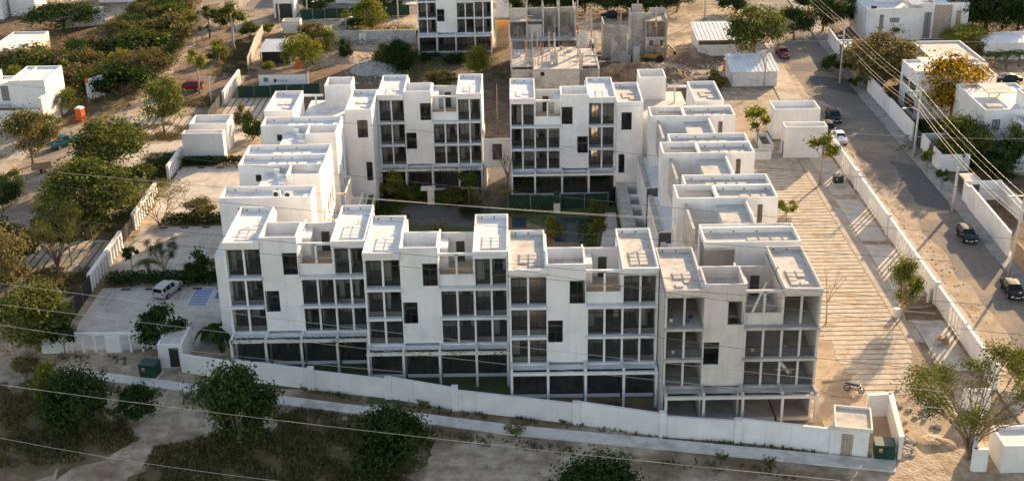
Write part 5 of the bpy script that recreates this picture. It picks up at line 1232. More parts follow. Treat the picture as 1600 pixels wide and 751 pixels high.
for k,(x,y) in enumerate(((1552,108),(1572,106),(1592,104))): tree('palm',x,y,76,36,['leftmost of three palms in the garden at the right edge','middle one of three palms in the garden at the right edge','rightmost of three palms in the garden at the right edge'][k],'leafdark')
tree('vase',1512,715,556,180,'big sparse tree with many bare branches at the lower right','leaf','bark')
tree('bush',1592,595,540,50,'leafy crown cut by the right edge beside the sparse tree','leaf')
for k,(x,y,t,w) in enumerate(((1240,62,8,60),(1285,50,-10,70),(1330,42,-12,60),(1262,20,-20,50))):
    tree('broad',x,y,t,w,['dark tree at the bend of the street left of the carport','tall dark tree behind the carport','dark tree beside the stone panelled house','dark tree at the far end of the street'][k],'leafdark')
L9 = ['first','second','third','fourth','fifth','sixth','seventh','eighth']
for k in range(7): tree('broad',1470+k*24,45+(k%2)*8,-28-(k%3)*6,62,L9[k]+' dark tree from the left in the row behind the right hand houses','leafdark',group='dark trees behind the right hand houses')
for k in range(8): tree('broad',806+k*36,22-(k%2)*4,-24,54,L9[k]+' dark tree from the left in the row above the building site','leafdark',group='dark tree row above the building site')
# --- back left
tree('slim',312,147,74,38,'bright slender tree beside the parked red car','leafbright','barkpale'); tree('slim',346,120,58,30,'slim tree with reddish trunk right of the red car','leafbright')
tree('slim',367,84,4,52,'tall bright crowned tree by the far left street','leaf','barkpale'); tree('slim',328,60,8,36,'round crowned tree beside the pole pair on the dirt road','leafdark'); tree('small',322,60,38,26,'low tree under the round crowned tree on the dirt road','leaf')
tree('broad',474,112,50,66,'yellowish green tree over the tarp shelter','leafbright'); tree('broad',512,90,46,36,'green tree right of the tarp shelter','leaf'); tree('bush',540,92,58,28,'blackish round bush at the grey street wall','leafdark')
tree('slim',541,49,14,18,'slim street tree before the parked silver car','leafbright','barkpale'); tree('broad',582,52,-6,56,'light green tree over the far street','leafbright'); tree('bush',560,42,14,40,'dark palm-like bush beside the tan house wall','leafdark')
tree('bush',420,52,34,28,'bright bush at the corner of the far cross street','leafbright'); tree('bush',490,60,34,50,'olive bushes in front of the far pavement','leafolive'); tree('bush',420,112,94,22,'small bright bush before the site cabin','leafbright')
tree('dense',628,112,58,60,'big dark green bush left of the far apartment block','leafdark'); tree('bush',600,100,66,40,'green bush at the stone heap','leaf'); tree('bush',712,98,78,40,'dark hedge bush before the far apartment block','leafdark'); tree('bush',672,96,80,40,'low dark hedge bush at the left of the far apartment block','leafdark')
tree('palm',690,70,24,50,'dark palm before the far apartment block','leafdark'); tree('slim',742,72,28,34,'yellow green slender tree before the far apartment block','leafbright'); tree('broad',748,124,68,44,'bright yellow green tree at the gap left of the building site','leafbright')
tree('bush',690,135,110,60,'dry brownish shrub behind the roof of the left courtyard block','leafolive'); tree('bush',655,60,44,44,'palm-like foliage at the plot wall','leaf')
k = 0
WD = [(98,182,140,36),(98,150,110,70),(150,132,92,64),(190,150,96,70),(232,126,78,60),(180,100,62,60),(225,86,44,64),(262,70,20,60),(140,92,66,50),(285,40,0,44),(205,60,22,50),(250,40,0,54),(146,150,112,40),(40,104,74,70),(15,110,88,50),(80,108,76,60),(118,112,84,50),(66,128,100,44)]
WL = ['bright bush next to the orange toilet','bushy tree above the slanted white house wall','olive bush in the middle of the upper left wood','dark green tree at the edge of the dirt road','dry topped tree at the right edge of the wood','olive tree in the upper part of the wood','tall tree at the upper right of the wood','topmost right tree of the wood beside the dirt road','low olive bush at the upper left of the wood','dark tree beside the far dirt road at the top','tree before the top left white garden wall','tree before the dark doorway of the top house','dark bush behind the white sign panel','bright bush at the small grey roofed house','yellow green bush at the left edge of the wood','olive bush right of the small grey roofed house','olive bush above the middle of the wood','dark bush behind the slanted house roof']
for (x,y,t,w), l in zip(WD, WL):
    tree('bush' if k % 4 else 'broad', x, y, t-4, w*1.5, l, ['leaf','leafolive','leafolive','leaf','leafolive','leafdark'][k%6] if k not in (3,9) else 'leafdark', group=GW); k += 1
tree('broad',100,48,6,120,'wide dark tree before the top left white house','leafdark'); tree('bush',135,36,26,20,'left round shrub at the top left garden wall','leafdark'); tree('bush',143,35,24,18,'right round shrub at the top left garden wall','leafdark')
rq = random.Random(8); tree_i = 0
def inpoly(x, y, poly):
    c = False; j = len(poly)-1
    for i in range(len(poly)):
        a, b = poly[i], poly[j]
        if (a[1] > y) != (b[1] > y) and x < (b[0]-a[0])*(y-a[1])/(b[1]-a[1])+a[0]: c = not c
        j = i
    return c
WP = [(0,150),(0,116),(60,104),(100,96),(150,78),(205,34),(236,-4),(318,-12),(296,34),(272,80),(240,112),(204,138),(150,165),(110,190),(104,112),(60,114)]
n_ = 0
while n_ < 48:
    x, y = rq.uniform(0,320), rq.uniform(-10,185)
    if inpoly(x, y, WP) and not (110 < x < 200 and 128 < y < 200):
        tree('bush' if n_ % 3 else 'broad', x, y, y-rq.uniform(26,44), rq.uniform(32,58), 'bushy tree inside the dense wood at the upper left, its crown merging with its neighbours', ['leafolive','leaf','leafolive','leafbright','leafdark'][n_ % 5], group='crowns inside the dense upper left wood'); n_ += 1
for x, y, t, w, l, lf_ in ((1460,48,-10,90,'dark wide tree at the left end of the row behind the stone panelled house','leafdark'),(1540,42,-24,100,'dark wide tree in the middle of the row behind the stone panelled house','leafdark'),(1590,52,-10,80,'dark wide tree at the right end of the row behind the stone panelled house','leafdark'),(880,16,-20,90,'wide dark tree above the half built frame','leafdark'),(1010,20,-16,100,'wide dark tree above the stepped block walls','leafdark'),(1150,20,-20,60,'dark tree above the far shed','leafdark'),(610,20,-14,50,'dark tree at the top left of the far apartment block','leafdark'),(500,16,-16,60,'dark tree behind the far mesh fence','leafdark'),(380,200,160,30,'shrub at the back of the third parking court','leafolive'),(30,420,345,70,'pale olive tree at the left edge behind the front driveway','leafolive'),(95,330,268,70,'tree between the trailer and the big spreading tree','leaf'),(205,330,286,60,'small leafy tree at the end of the middle driveway','leaf'),(180,250,214,56,'light green bush beside the lot apron','leaf'),(134,296,250,50,'dark bush at the roadside behind the teal pickup','leafdark'),(1450,150,112,54,'dark tree behind the long street wall','leafdark'),(1425,128,92,50,'low olive tree behind the grey street gate','leafolive'),(1475,215,180,54,'dense bush between the ribbon window house and the street wall','leaf'),(1440,210,182,40,'dark shrub behind the teal mesh panel','leafdark'),(1560,285,250,50,'dark shrub in the bare plot corner','leafdark'),(1395,60,30,40,'small tree before the house with the stone panel','leafolive')):
    tree('broad' if w > 60 else 'bush', x, y, t, w, l, lf_)
for x, y, t, w, l, lf_ in ((20,300,262,50,'leafy tree at the left edge beside the walled corner','leaf'),(75,215,178,54,'green tree at the foot of the slanted white wall','leaf'),(40,150,118,50,'dense bush behind the parapets of the left white house','leafdark'),(250,262,238,60,'dark low hedge bush beside the shaded lawn','leafdark'),(225,285,252,50,'olive bush on the shaded lawn by the fence','leaf'),(340,95,66,40,'green bush on the verge right of the dirt road','leaf'),(392,60,30,34,'leafy bush beside the pale leaning pole','leaf'),(350,40,8,40,'round leafy tree on the verge at the top','leaf'),(270,178,150,36,'low bush on the lawn below the red car','leafolive'),(5,520,470,60,'dark bush cut by the left edge beside the front driveway','leafdark'),(40,590,552,50,'dry bush at the left edge before the front corner fence','leafolive'),(160,330,296,60,'green bush under the big spreading tree','leafdark')):
    tree('broad' if w > 52 else 'bush', x, y, t, w, l, lf_)
# --- courtyard
tree('bush',612,308,262,40,'tall shrub at the left end of the vine pergola in the courtyard','leafbright'); tree('bush',645,314,286,46,'leafy shrub under the vine pergola left of the planter','leaf'); tree('bush',706,316,290,56,'shrub mass right of the white planter in the courtyard','leaf')
tree('small',733,318,258,40,'tall leafy tree at the right end of the vine pergola','leaf'); tree('airy',765,328,282,48,'thin yellowish bamboo-like clump in the courtyard passage','leafolive'); tree('bare',793,308,238,34,'bare trunked tree before the courtyard portal','leafolive')
tree('small',838,308,266,38,'round dark tree behind the green mesh screen','leafdark'); tree('bush',866,372,334,36,'bright green bush on the terracotta path','leafbright'); tree('bush',930,352,306,34,'dull green shrub beside the pool','leaf'); tree('small',935,386,340,30,'bright leafed small tree at the grey path of the courtyard','leafbright')
tree('plant',686,372,338,22,'young bright plant behind the second front block roofs','leafbright'); tree('bush',585,332,314,40,'low green planting at the left wing terrace','leaf'); tree('bush',735,338,322,40,'low dark planting beside the dark courtyard paving','leafdark'); tree('bush',950,310,300,20,'small shrub at the right end of the green screens','leafdark')
tree('bush',600,338,312,26,'low shrub beside the cream planter wall','leafdark'); tree('bush',756,250,236,14,'hanging green tuft at the portal','leaf')
# hedges between the parking courts
def hedge(label, x0, x1, y0, y1, h, seed):
    rr = random.Random(seed); T = thing('hedge', label, 'hedge', (x0,y0,0), 0, 'hedges of the left parking courts'); mb = MB()
    for _ in range(int((x1-x0)*330)):
        p = Vector((rr.uniform(0,x1-x0), rr.uniform(0,y1-y0), h*(1-rr.random()**2*.9)+rr.gauss(0,.07)+.12*math.sin(rr.random()*3))); leafquad(mb, p, rr, .13, Vector((0,-.3,1)))
    mb.build('foliage', M['leafdark'], T); mb = MB()
    for k in range(int((x1-x0)/1.2)): mb.tube([(k*1.2+.3,(y1-y0)/2,0),(k*1.2+.4,(y1-y0)/2,h*.8)],.04,4)
    mb.build('stem', M['bark'], T)
hedge('dark hedge between the first and second parking courts', -48.5, -34.4, 134.5, 137.0, .9, 1)
hedge('dark hedge between the second and third parking courts', -46.5, -33.5, 152.8, 155.3, .8, 2)
hedge('dark hedge at the foot of the near left service box', -49.2, -36.5, 175.4, 177.2, .9, 3)
# grass
def grass(name, polys, density, h, m, seed, thin=.5):
    rr = random.Random(seed); mb = MB()
    from math import sin
    for poly in polys:
        pts = [P(*q) for q in poly]; xs = [p.x for p in pts]; ys = [p.y for p in pts]
        A = (max(xs)-min(xs))*(max(ys)-min(ys))
        def inside(x, y):
            c = False; j = len(pts)-1
            for i in range(len(pts)):
                a, b = pts[i], pts[j]
                if (a.y > y) != (b.y > y) and x < (b.x-a.x)*(y-a.y)/(b.y-a.y)+a.x: c = not c
                j = i
            return c
        for _ in range(int(A*density)):
            x, y = rr.uniform(min(xs),max(xs)), rr.uniform(min(ys),max(ys))
            n = sin(x*.55+1.3*sin(y*.4))*sin(y*.7+sin(x*.3)*2)+.5*sin(x*1.7+y*1.1)
            if n < rr.gauss(-.1,.35)+thin-.5 or not inside(x, y): continue
            for k in range(3):
                a = rr.uniform(0,6.28); l = h*rr.uniform(.4,1.3); w = .07*rr.uniform(.6,1.5); q = Vector((x+rr.gauss(0,.1), y+rr.gauss(0,.1), 0)); d = Vector((math.cos(a),math.sin(a),0)); s = Vector((-d.y,d.x,0))*w
                mb.face([q-s, q+s, q+d*l*.45+Vector((0,0,l))+s*.3, q+d*l*.5+Vector((0,0,l*.95))-s*.3])
    o = mb.build(name, M[m]); o['kind'] = 'stuff'; return o
grass('dry_grass', [[(210,760),(240,700),(330,680),(470,640),(560,650),(680,690),(640,740),(600,800),(200,800)],[(0,600),(70,590),(190,650),(215,690),(130,720),(0,730)]], 40, .3, 'grassdry', 1, .25)
grass('green_grass', [[(215,770),(300,690),(420,650),(560,670),(640,700),(560,790)],[(0,640),(60,610),(190,670),(120,715),(0,720)]], 14, .36, 'grassgreen', 2, .15)
grass('weeds', [[(100,588),(450,636),(800,687),(1280,738),(1280,752),(800,702),(420,650),(100,602)],[(470,596),(720,638),(1280,700),(1280,709),(720,652),(470,612)],[(90,552),(240,560),(240,572),(90,566)]], 9, .3, 'grassgreen', 3, .65)
grass('dry_grass', [[(175,194),(332,194),(325,218),(170,222)],[(180,262),(285,262),(255,292),(150,300)],[(60,338),(205,332),(192,374),(35,380)],[(60,420),(170,415),(120,460),(0,492),(0,470)],[(262,150),(350,150),(342,166),(255,166)],[(330,110),(375,60),(402,72),(385,118)]], 22, .22, 'grassdry', 14, .5)
grass('dry_grass', [[(200,200),(265,190),(290,212),(250,218)],[(160,262),(270,258),(250,280),(130,300)],[(60,330),(190,330),(190,372),(40,380)],[(60,420),(150,415),(120,445),(30,480),(0,480)],[(280,150),(340,155),(330,172),(270,168)],[(200,150),(280,60),(320,10),(330,10),(262,100),(190,180)],[(330,120),(372,60),(400,70),(370,120)]], 6, .4, 'grassdry', 4, .3)

def undergrowth(name, polys, density, h, m, seed):
    rr = random.Random(seed); mb = MB()
    for poly in polys:
        pts = [P(*q) for q in poly]; xs = [p.x for p in pts]; ys = [p.y for p in pts]
        for _ in range(int((max(xs)-min(xs))*(max(ys)-min(ys))*density)):
            x, y = rr.uniform(min(xs),max(xs)), rr.uniform(min(ys),max(ys)); c = False; j = len(pts)-1
            for i in range(len(pts)):
                a, b = pts[i], pts[j]
                if (a.y > y) != (b.y > y) and x < (b.x-a.x)*(y-a.y)/(b.y-a.y)+a.x: c = not c
                j = i
            if not c: continue
            n = .55+.45*math.sin(x*.8+1.7*math.sin(y*.45))*math.sin(y*.6+math.sin(x*.5)*2)
            leafquad(mb, Vector((x, y, max(.05, h*n*(1-rr.random()**2*.6)+rr.gauss(0,.12)))), rr, .2, Vector((0,0,1)))
    o = mb.build(name, M[m]); o['kind'] = 'stuff'
undergrowth('wood_undergrowth', [[(60,100),(70,70),(140,62),(215,28),(150,80)],[(0,150),(0,115),(60,105),(100,95),(150,80),(215,30),(240,0),(330,-10),(300,30),(272,80),(240,112),(200,134),(166,150),(150,175),(112,186),(104,110),(60,112)]], 9, 2.4, 'leafolive', 1)
undergrowth('wood_undergrowth', [[(1488,58),(1470,-30),(1640,-30),(1640,56),(1560,58)],[(796,26),(796,-20),(1070,-20),(1062,22)]], 7, 2.6, 'leafdark', 2)
undergrowth('shrub_cover', [[(440,108),(500,110),(512,84),(545,74),(640,62),(650,54),(540,60),(500,56),(450,60)],[(480,44),(650,40),(650,54),(480,60)],[(600,92),(655,76),(655,104),(600,128)],[(600,128),(660,130),(700,100),(790,125),(780,95),(655,80),(610,100)],[(1400,235),(1440,190),(1480,190),(1600,255),(1600,275),(1480,265)],[(1340,120),(1400,128),(1410,80),(1350,70)]], 7, 1.2, 'leaf', 3)

undergrowth('garden_planting', [[(598,300),(640,318),(596,345),(585,330)],[(640,318),(668,322),(668,300),(640,300)],[(680,322),(760,322),(752,300),(690,300)],[(590,345),(640,352),(640,340),(600,330)],[(900,352),(940,332),(942,350),(926,388),(910,390)],[(742,352),(768,330),(764,352)],[(795,330),(862,330),(862,336),(795,336)]], 16, 1.1, 'leaf', 5)
# ================================================================== vehicles
def carmat(name, c, metal=.3): 
    m = mat(name, c, None, rough=.5, spec=.12, metal=0); m.node_tree.nodes['Principled BSDF'].inputs['Coat Weight'].default_value = .0; return m
def car(label, loc, rz, color, kind='sedan', name='parked_car', cat='car', group='parked cars'):
    """front of the car points along local +x"""
    T = thing(name, label, cat, loc, rz, group)
    if kind == 'sedan': S = [(-2.2,.35,.86,.86,.74,.7),(-2.1,.28,.95,.96,.82,.7),(-1.5,.25,.98,1.0,.86,.68),(-.95,.22,.96,1.36,.88,.62),(-.2,.22,.93,1.43,.88,.62),(.5,.22,.93,1.36,.88,.62),(1.15,.22,.92,.94,.87,.7),(1.8,.25,.82,.83,.84,.72),(2.15,.32,.70,.71,.76,.68)]; L = (1.35,-1.35)
    elif kind == 'suv': S = [(-2.2,.42,1.0,1.05,.8,.72),(-2.12,.36,1.08,1.55,.88,.7),(-1.7,.34,1.08,1.70,.9,.68),(-.9,.32,1.06,1.74,.92,.68),(.1,.32,1.05,1.72,.92,.68),(.55,.32,1.05,1.62,.92,.68),(1.2,.32,1.05,1.08,.9,.74),(1.9,.36,.95,.97,.88,.76),(2.2,.42,.82,.84,.8,.72)]; L = (1.4,-1.4)
    elif kind == 'pickup': S = [(-2.6,.5,.98,.98,.82,.8),(-2.55,.45,1.02,1.03,.88,.8),(-.75,.42,1.03,1.04,.9,.8),(-.6,.42,1.03,1.66,.9,.66),(.2,.42,1.03,1.72,.9,.66),(.6,.42,1.03,1.62,.9,.66),(1.15,.42,1.04,1.07,.9,.76),(2.1,.45,.98,1.0,.88,.78),(2.5,.5,.84,.86,.82,.74)]; L = (1.65,-1.6)
    else: S = [(-1.95,.36,.9,.95,.76,.68),(-1.85,.3,.96,1.38,.82,.62),(-1.3,.26,.96,1.48,.85,.62),(-.4,.24,.94,1.52,.86,.62),(.35,.24,.93,1.46,.86,.62),(1.05,.25,.92,.98,.85,.7),(1.7,.28,.8,.83,.82,.7),(1.95,.34,.7,.72,.74,.66)]; L = (1.2,-1.2)
    body = MB(); gl = MB()
    def ring(s):
        x, zb, zl, zr, w, wr = s
        return [(x,-w*.9,zb),(x,-w,zb+(zl-zb)*.45),(x,-w*.97,zl),(x,-wr,zr),(x,-wr*.5,zr+.02),(x,wr*.5,zr+.02),(x,wr,zr),(x,w*.97,zl),(x,w,zb+(zl-zb)*.45),(x,w*.9,zb)]
    rs = [ring(s) for s in S]; b = len(body.v)
    for r in rs: body.v += r
    def glass_quad(a, b_, c, d, o):
        pts = [Vector(p) for p in (a,b_,c,d)]; ce = sum(pts, Vector())/4
        gl.face([ce+(p-ce)*.86+Vector(o)*.012 for p in pts])
    for i in range(len(S)-1):
        for k in range(10):
            j = (k+1) % 10; body.f.append((b+i*10+k, b+i*10+j, b+(i+1)*10+j, b+(i+1)*10+k))
        tall0, tall1 = S[i][3]-S[i][2] > .2, S[i+1][3]-S[i+1][2] > .2
        if tall0 and tall1:
            glass_quad(rs[i][2],rs[i][3],rs[i+1][3],rs[i+1][2],(0,-1,.3)); glass_quad(rs[i][7],rs[i][6],rs[i+1][6],rs[i+1][7],(0,1,.3))
        elif tall0 != tall1:
            hi, lo_ = (rs[i], rs[i+1]) if tall0 else (rs[i+1], rs[i]); sx = 1 if tall0 else -1
            glass_quad(hi[3], hi[6], lo_[7] if abs(lo_[7][1]) < .9 else (lo_[7][0],lo_[7][1]*.9,lo_[7][2]), (lo_[2][0],lo_[2][1]*.9,lo_[2][2]), (sx*1.5,0,1.8))
    n = len(S)-1; body.f.append(tuple(b+k for k in range(9,-1,-1))); body.f.append(tuple(b+n*10+k for k in range(10)))
    body.build('body', color, T, smooth=False); gl.build('window_glass', M['carglass'], T)
    ws = S[0][4]; r = .33 if kind in ('sedan','hatch') else .38
    for x in L:
        for s in (-1, 1):
            w = MB(); w.tube([(x,s*.70,r),(x,s*.92,r)], r, 16); wh = w.build('wheel', M['tyre'], T); rm = MB(); rm.tube([(x,s*.9,r),(x,s*.935,r)], r*.62, 12); rm.build('rim', M['rim'], wh)
    fx = S[-1][0]; rx = S[0][0]; zf = S[-1][2]-.13; zr = S[0][2]-.14
    for s in (-1, 1):
        MB().box(fx-.06,fx+.02,s*.58-.14,s*.58+.14,zf-.08,zf+.07).build('headlight', M['lamp'], T); MB().box(rx-.02,rx+.06,s*.62-.11,s*.62+.11,zr-.1,zr+.08).build('tail_light', M['tail'], T)
        MB().box(S[-3][0]-.05,S[-3][0]+.1,s*.98-.08,s*.98+.08,S[-3][2]-.02,S[-3][2]+.12).build('wing_mirror', M['darkframe'], T)
    MB().box(fx+.0,fx+.025,-.26,.26,S[-1][1]+.08,S[-1][1]+.2).build('number_plate', M['paintw'], T); MB().box(rx-.025,rx,-.26,.26,zr-.2,zr-.08).build('number_plate', M['paintw'], T)
    MB().box(fx-.01,fx+.022,-.42,.42,zf-.06,zf+.04).build('grille', M['darkframe'], T)
    if kind == 'pickup': MB().box(-2.45,-.8,-.68,.68,1.035,1.05).build('load_bed', M['stop'], T)
    return T
navy = carmat('dark_blue_paint', (.012,.022,.035)); blackp = carmat('black_paint', (.012,.013,.015)); whitep = carmat('white_car_paint', (.7,.7,.7), 0); redp = carmat('red_car_paint', (.22,.02,.015)); tealp = carmat('teal_paint', (.02,.13,.14)); silver = carmat('silver_paint', (.48,.48,.48), .5); maroon = carmat('maroon_paint', (.16,.025,.025))
car('dark blue hatchback parked on the right at the long white street wall', P(1510,373), R(-92), navy, 'hatch')
car('black saloon at the right edge by the near street pole', P(1581,458), R(-94), blackp, 'sedan')
car('white saloon parked on the left of the street behind the slotted wall', P(1311,220), R(-90), whitep, 'sedan')
car('dark people carrier parked beyond the white saloon by the service boxes', P(1302,188), R(-90), navy, 'suv')
car('red pickup truck on the far part of the right street', P(1222,88), R(-88), maroon, 'pickup', 'pickup_truck', 'pickup truck')
car('white hatchback facing away in the nearest left parking court', P(263,458), R(70), silver, 'hatch')
car('dark red car parked under the slender tree by the dirt road', P(298,141), R(182), redp, 'suv')
car('teal pickup truck on the dirt road by the paved strip', P(100,228), R(60), tealp, 'pickup', 'pickup_truck', 'pickup truck')
car('silver hatchback on the far cross street at the top', P(546,38), R(180), silver, 'hatch')
car('dark blue car half hidden above the unfinished walls at the top', P(955,28), R(180), navy, 'sedan')
car('dark car hidden behind the near right service box', P(1294,206), R(-90), blackp, 'hatch')
car('dark car in the courtyard of the right edge garden', P(1575,128), R(175), navy, 'sedan')
# motorcycle
T = thing('motorcycle', 'dark motorcycle parked on sand beside the unfinished grey block', 'motorcycle', P(1334,612), R(-25))
for x in (-.68,.68):
    w = MB()
    for k in range(18):
        a0, a1 = k*.349, (k+1)*.349; w.tube([(x+.29*math.cos(a0),0,.32+.29*math.sin(a0)),(x+.29*math.cos(a1),0,.32+.29*math.sin(a1))],.055,5)
    wh = w.build('wheel', M['tyre'], T); rm = MB(); rm.tube([(x,-.03,.32),(x,.03,.32)],.2,12); rm.build('rim', M['rim'], wh)
f = MB(); f.tube([(-.68,0,.32),(-.2,0,.38),(.15,0,.45),(.45,0,.85)],.06,6); f.tube([(.68,0,.32),(.42,0,1.0)],.045,6); f.tube([(-.68,.1,.32),(-.5,.1,.75)],.035,6); f.build('frame', M['darkframe'], T)
e = MB(); e.rings([[(-.25,-.15,.3),(.2,-.15,.3),(.2,.15,.3),(-.25,.15,.3)],[(-.2,-.18,.58),(.22,-.18,.62),(.22,.18,.62),(-.2,.18,.58)]]); e.build('engine', M['steel'], T)
e = MB(); e.rings([[(-.1,-.14,.7),(.4,-.12,.78),(.4,.12,.78),(-.1,.14,.7)],[(-.05,-.1,.9),(.32,-.08,.96),(.32,.08,.96),(-.05,.1,.9)]]); e.build('fuel_tank', M['darkframe'], T)
e = MB(); e.rings([[(-.95,-.1,.82),(-.05,-.15,.74),(-.05,.15,.74),(-.95,.1,.82)],[(-.95,-.08,.92),(-.08,-.12,.84),(-.08,.12,.84),(-.95,.08,.92)]]); e.build('seat', M['stop'], T)
e = MB(); e.tube([(.36,-.38,1.02),(.44,0,1.02),(.36,.38,1.02)],.025,6); e.build('handlebar', M['darkframe'], T); MB().box(.5,.6,-.09,.09,.8,.95).build('headlight', M['lamp'], T)
# handcart / trailer
T = thing('trailer', 'wooden trailer standing at the edge of the dirt road by the left gate', 'trailer', P(66,268), .35)
MB().box(-1.4,1.4,-.75,.75,.55,.65).build('bed', M['wood'], T)
for s in (-1,1): MB().box(-1.4,1.4,s*.75-.03,s*.75+.03,.65,1.15).build('side_board', M['wood'], T); w = MB(); w.tube([(0,s*.85,.32),(0,s*.98,.32)],.32,14); w.build('wheel', M['tyre'], T)
d = MB(); d.tube([(1.4,0,.55),(2.6,0,.35)],.05,6); d.build('drawbar', M['steel'], T)
# excavator
T = thing('backhoe', 'yellow backhoe loader half behind the rubble heap at the block walls', 'backhoe', P(1022,96), R(175))
MB().rings([[(-1.7,-.5,.75),(1.9,-.45,.75),(1.9,.45,.75),(-1.7,.5,.75)],[(-1.6,-.5,1.5),(1.7,-.4,1.45),(1.7,.4,1.45),(-1.6,.5,1.5)]]).build('body', M['yellow'], T)
for x,y,h in ((-1.4,-.6,2.7),(-1.4,.6,2.7),(0,-.6,2.7),(0,.6,2.7)): MB().box(x-.05,x+.05,y-.05,y+.05,1.4,h).build('cab_post', M['darkframe'], T)
MB().box(-1.6,.25,-.75,.75,2.7,2.85).build('cab_roof', M['yellow'], T)
for x, r in ((-1.1,.65),(1.4,.45)):
    for s in (-1,1): w = MB(); w.tube([(x,s*.55,r),(x,s*.95,r)],r,16); w.build('wheel', M['tyre'], T)
b = MB(); b.tube([(-1.8,0,1.2),(-2.5,0,3.2)],[.16,.13],6); b.tube([(-2.5,0,3.2),(-3.7,0,2.0)],[.13,.1],6); b.build('boom', M['yellow'], T)
b = MB(); b.rings([[(-4.0,-.3,1.4),(-3.4,-.3,1.3),(-3.4,.3,1.3),(-4.0,.3,1.4)],[(-3.9,-.35,2.0),(-3.5,-.35,2.1),(-3.5,.35,2.1),(-3.9,.35,2.0)]]); b.build('bucket', M['darkframe'], T)
b = MB(); b.tube([(1.2,-.6,1.2),(2.6,-.6,.9)],.1,6); b.tube([(1.2,.6,1.2),(2.6,.6,.9)],.1,6); b.build('loader_arm', M['yellow'], T)
b = MB(); b.rings([[(2.5,-1,.35),(3.3,-1,.3),(3.3,1,.3),(2.5,1,.35)],[(2.5,-1,1.2),(2.7,-1,1.2),(2.7,1,1.2),(2.5,1,1.2)]]); b.build('loader_bucket', M['yellow'], T)

# ================================================================== poles and cables
def pole(label, loc, h, arms=(), name='utility_pole', r=.16, lamp=False, m='pole', lean=0):
    T = thing(name, label, 'utility pole', loc, 0, 'utility poles'); p = MB(); p.tube([(0,0,-.1),(lean*.5,0,h*.5),(lean,0,h)],[r*1.25,r,r*.75],8); p.build('shaft', M[m], T, smooth=True)
    for z, l, off in arms:
        MB().box(off-l/2,off+l/2,-.06,.06,z-.06,z+.06).build('crossarm', M['steel'], T)
        for k in (-.45,0,.45): i = MB(); i.tube([(off+l*k,0,z+.06),(off+l*k,0,z+.3)],[.06,.04],6); i.build('insulator', M['cream'], T)
    if lamp:
        a = MB(); a.tube([(0,0,h-3.2),(-1.2,-.2,h-2.7),(-1.9,-.3,h-2.8)],.04,6); a.build('lamp_arm', M['steel'], T); b = MB(); b.rings([[(-2.5,-.5,h-2.9),(-1.85,-.5,h-2.9),(-1.85,-.12,h-2.9),(-2.5,-.12,h-2.9)],[(-2.4,-.45,h-2.7),(-1.9,-.45,h-2.7),(-1.9,-.17,h-2.7),(-2.4,-.17,h-2.7)]]); b.build('lamp_head', M['steel'], T)
    return T
pA, pB, pC, pD = P(1312,130), P(1427,246), P(1488,330), P(1576,430)
pole('tall grey pole with crossarms beside the porch on the right pavement', pA, 10.6, [(10.2,2.0,-.7),(8.2,1.2,-.4)])
pole('grey pole with a crossarm and curved street lamp along the right pavement', pB, 10.3, [(9.9,2.2,-.6)], lamp=True)
pole('short stout double pole in front of the gatehouse doorway', pC, 6.0, [], r=.2); 
pole('leaning grey pole with a crossarm at the right edge by the black saloon', pD, 10.2, [(9.8,2.0,-.5)], lean=.5)
pole('lamp post with two arms behind the left service boxes', P(331,166), 4.8, [], r=.09, name='lamp_post')
T = thing('lamp_arm_pair', 'pair of white lamp arms on the post behind the left service boxes', 'lamp', P(331,166)+Vector((0,0,4.72))); MB().box(-1.4,0,-.06,.06,.05,.12).build('arm', M['steel'], T); MB().box(-.06,.06,0,1.6,.05,.12).build('arm', M['steel'], T)
pole('pale leaning pole at the corner of the far cross street', P(387,52), 5.6, [], r=.12); pole('white pole at the gate booth of the far street', P(437,36), 9, [], r=.14); pole('thin pole beside the far street mesh fence', P(481,30), 8, [], r=.11); pole('pole at the far plot wall left of the apartment block', P(623,46), 9, [], r=.12)
pole('left one of the pole pair on the dirt road', P(316,62), 5.6, [], r=.08, m='barkpale'); pole('right one of the pole pair on the dirt road', P(319,68), 6.2, [], r=.08, m='barkpale'); pole('thin stick-like pole in the middle of the dirt road verge', P(308,70), 5, [], r=.06, m='bark')
pole('white pole above the building site at the far right street', P(1101,30), 8, [], r=.13); pole('thin timber pole in the gap right of the left courtyard block', P(777,222)+Vector((0,4,0)), 8, [], r=.1, m='bark')
def cable(label, a, b, sag=.5, r=.02, m='wire', group='overhead cables'):
    a, b = Vector(a), Vector(b); n = 24; mb = MB(); pts = []
    for i in range(n+1):
        t = i/n; p = a.lerp(b, t) - Vector((0,0,4*sag*t*(1-t))); pts.append(p-a)
    mb.tube(pts, r, 5); o = mb.build('overhead_cable', M[m]); o.location = a; tag(o, label, 'cable', group); return o
def top(p, z, dx): return Vector((p.x+dx, p.y, z))
q0 = Vector((pA.x-1.5, 300, 11)); q1 = Vector((pD.x+.3, 60, 10))
nodes = [q0, pA, pB, pD, q1]; ht = [10.4, 10.5, 10.2, 10.1, 10]
for j, dx in enumerate((-1.5, -.6, .2)):
    for i in range(4):
        cable(['outer','middle','inner'][j]+' street cable '+['beyond the porch pole','between the porch pole and the lamp pole','between the lamp pole and the leaning pole','running past the leaning pole out of the photo'][i], top(nodes[i],ht[i],dx), top(nodes[i+1],ht[i+1],dx), .55, (.016,.014,.016)[j], ('wirelight','wire','wirelight')[j])
for j, (z, dx) in enumerate(((7.6,.1),(7.0,.15))):
    for i in range(1,3): cable(['upper','lower'][j]+' telephone cable '+['','between the porch pole and the lamp pole','between the lamp pole and the leaning pole'][i], top(nodes[i],z,dx), top(nodes[i+1],z,dx), .9, .03)
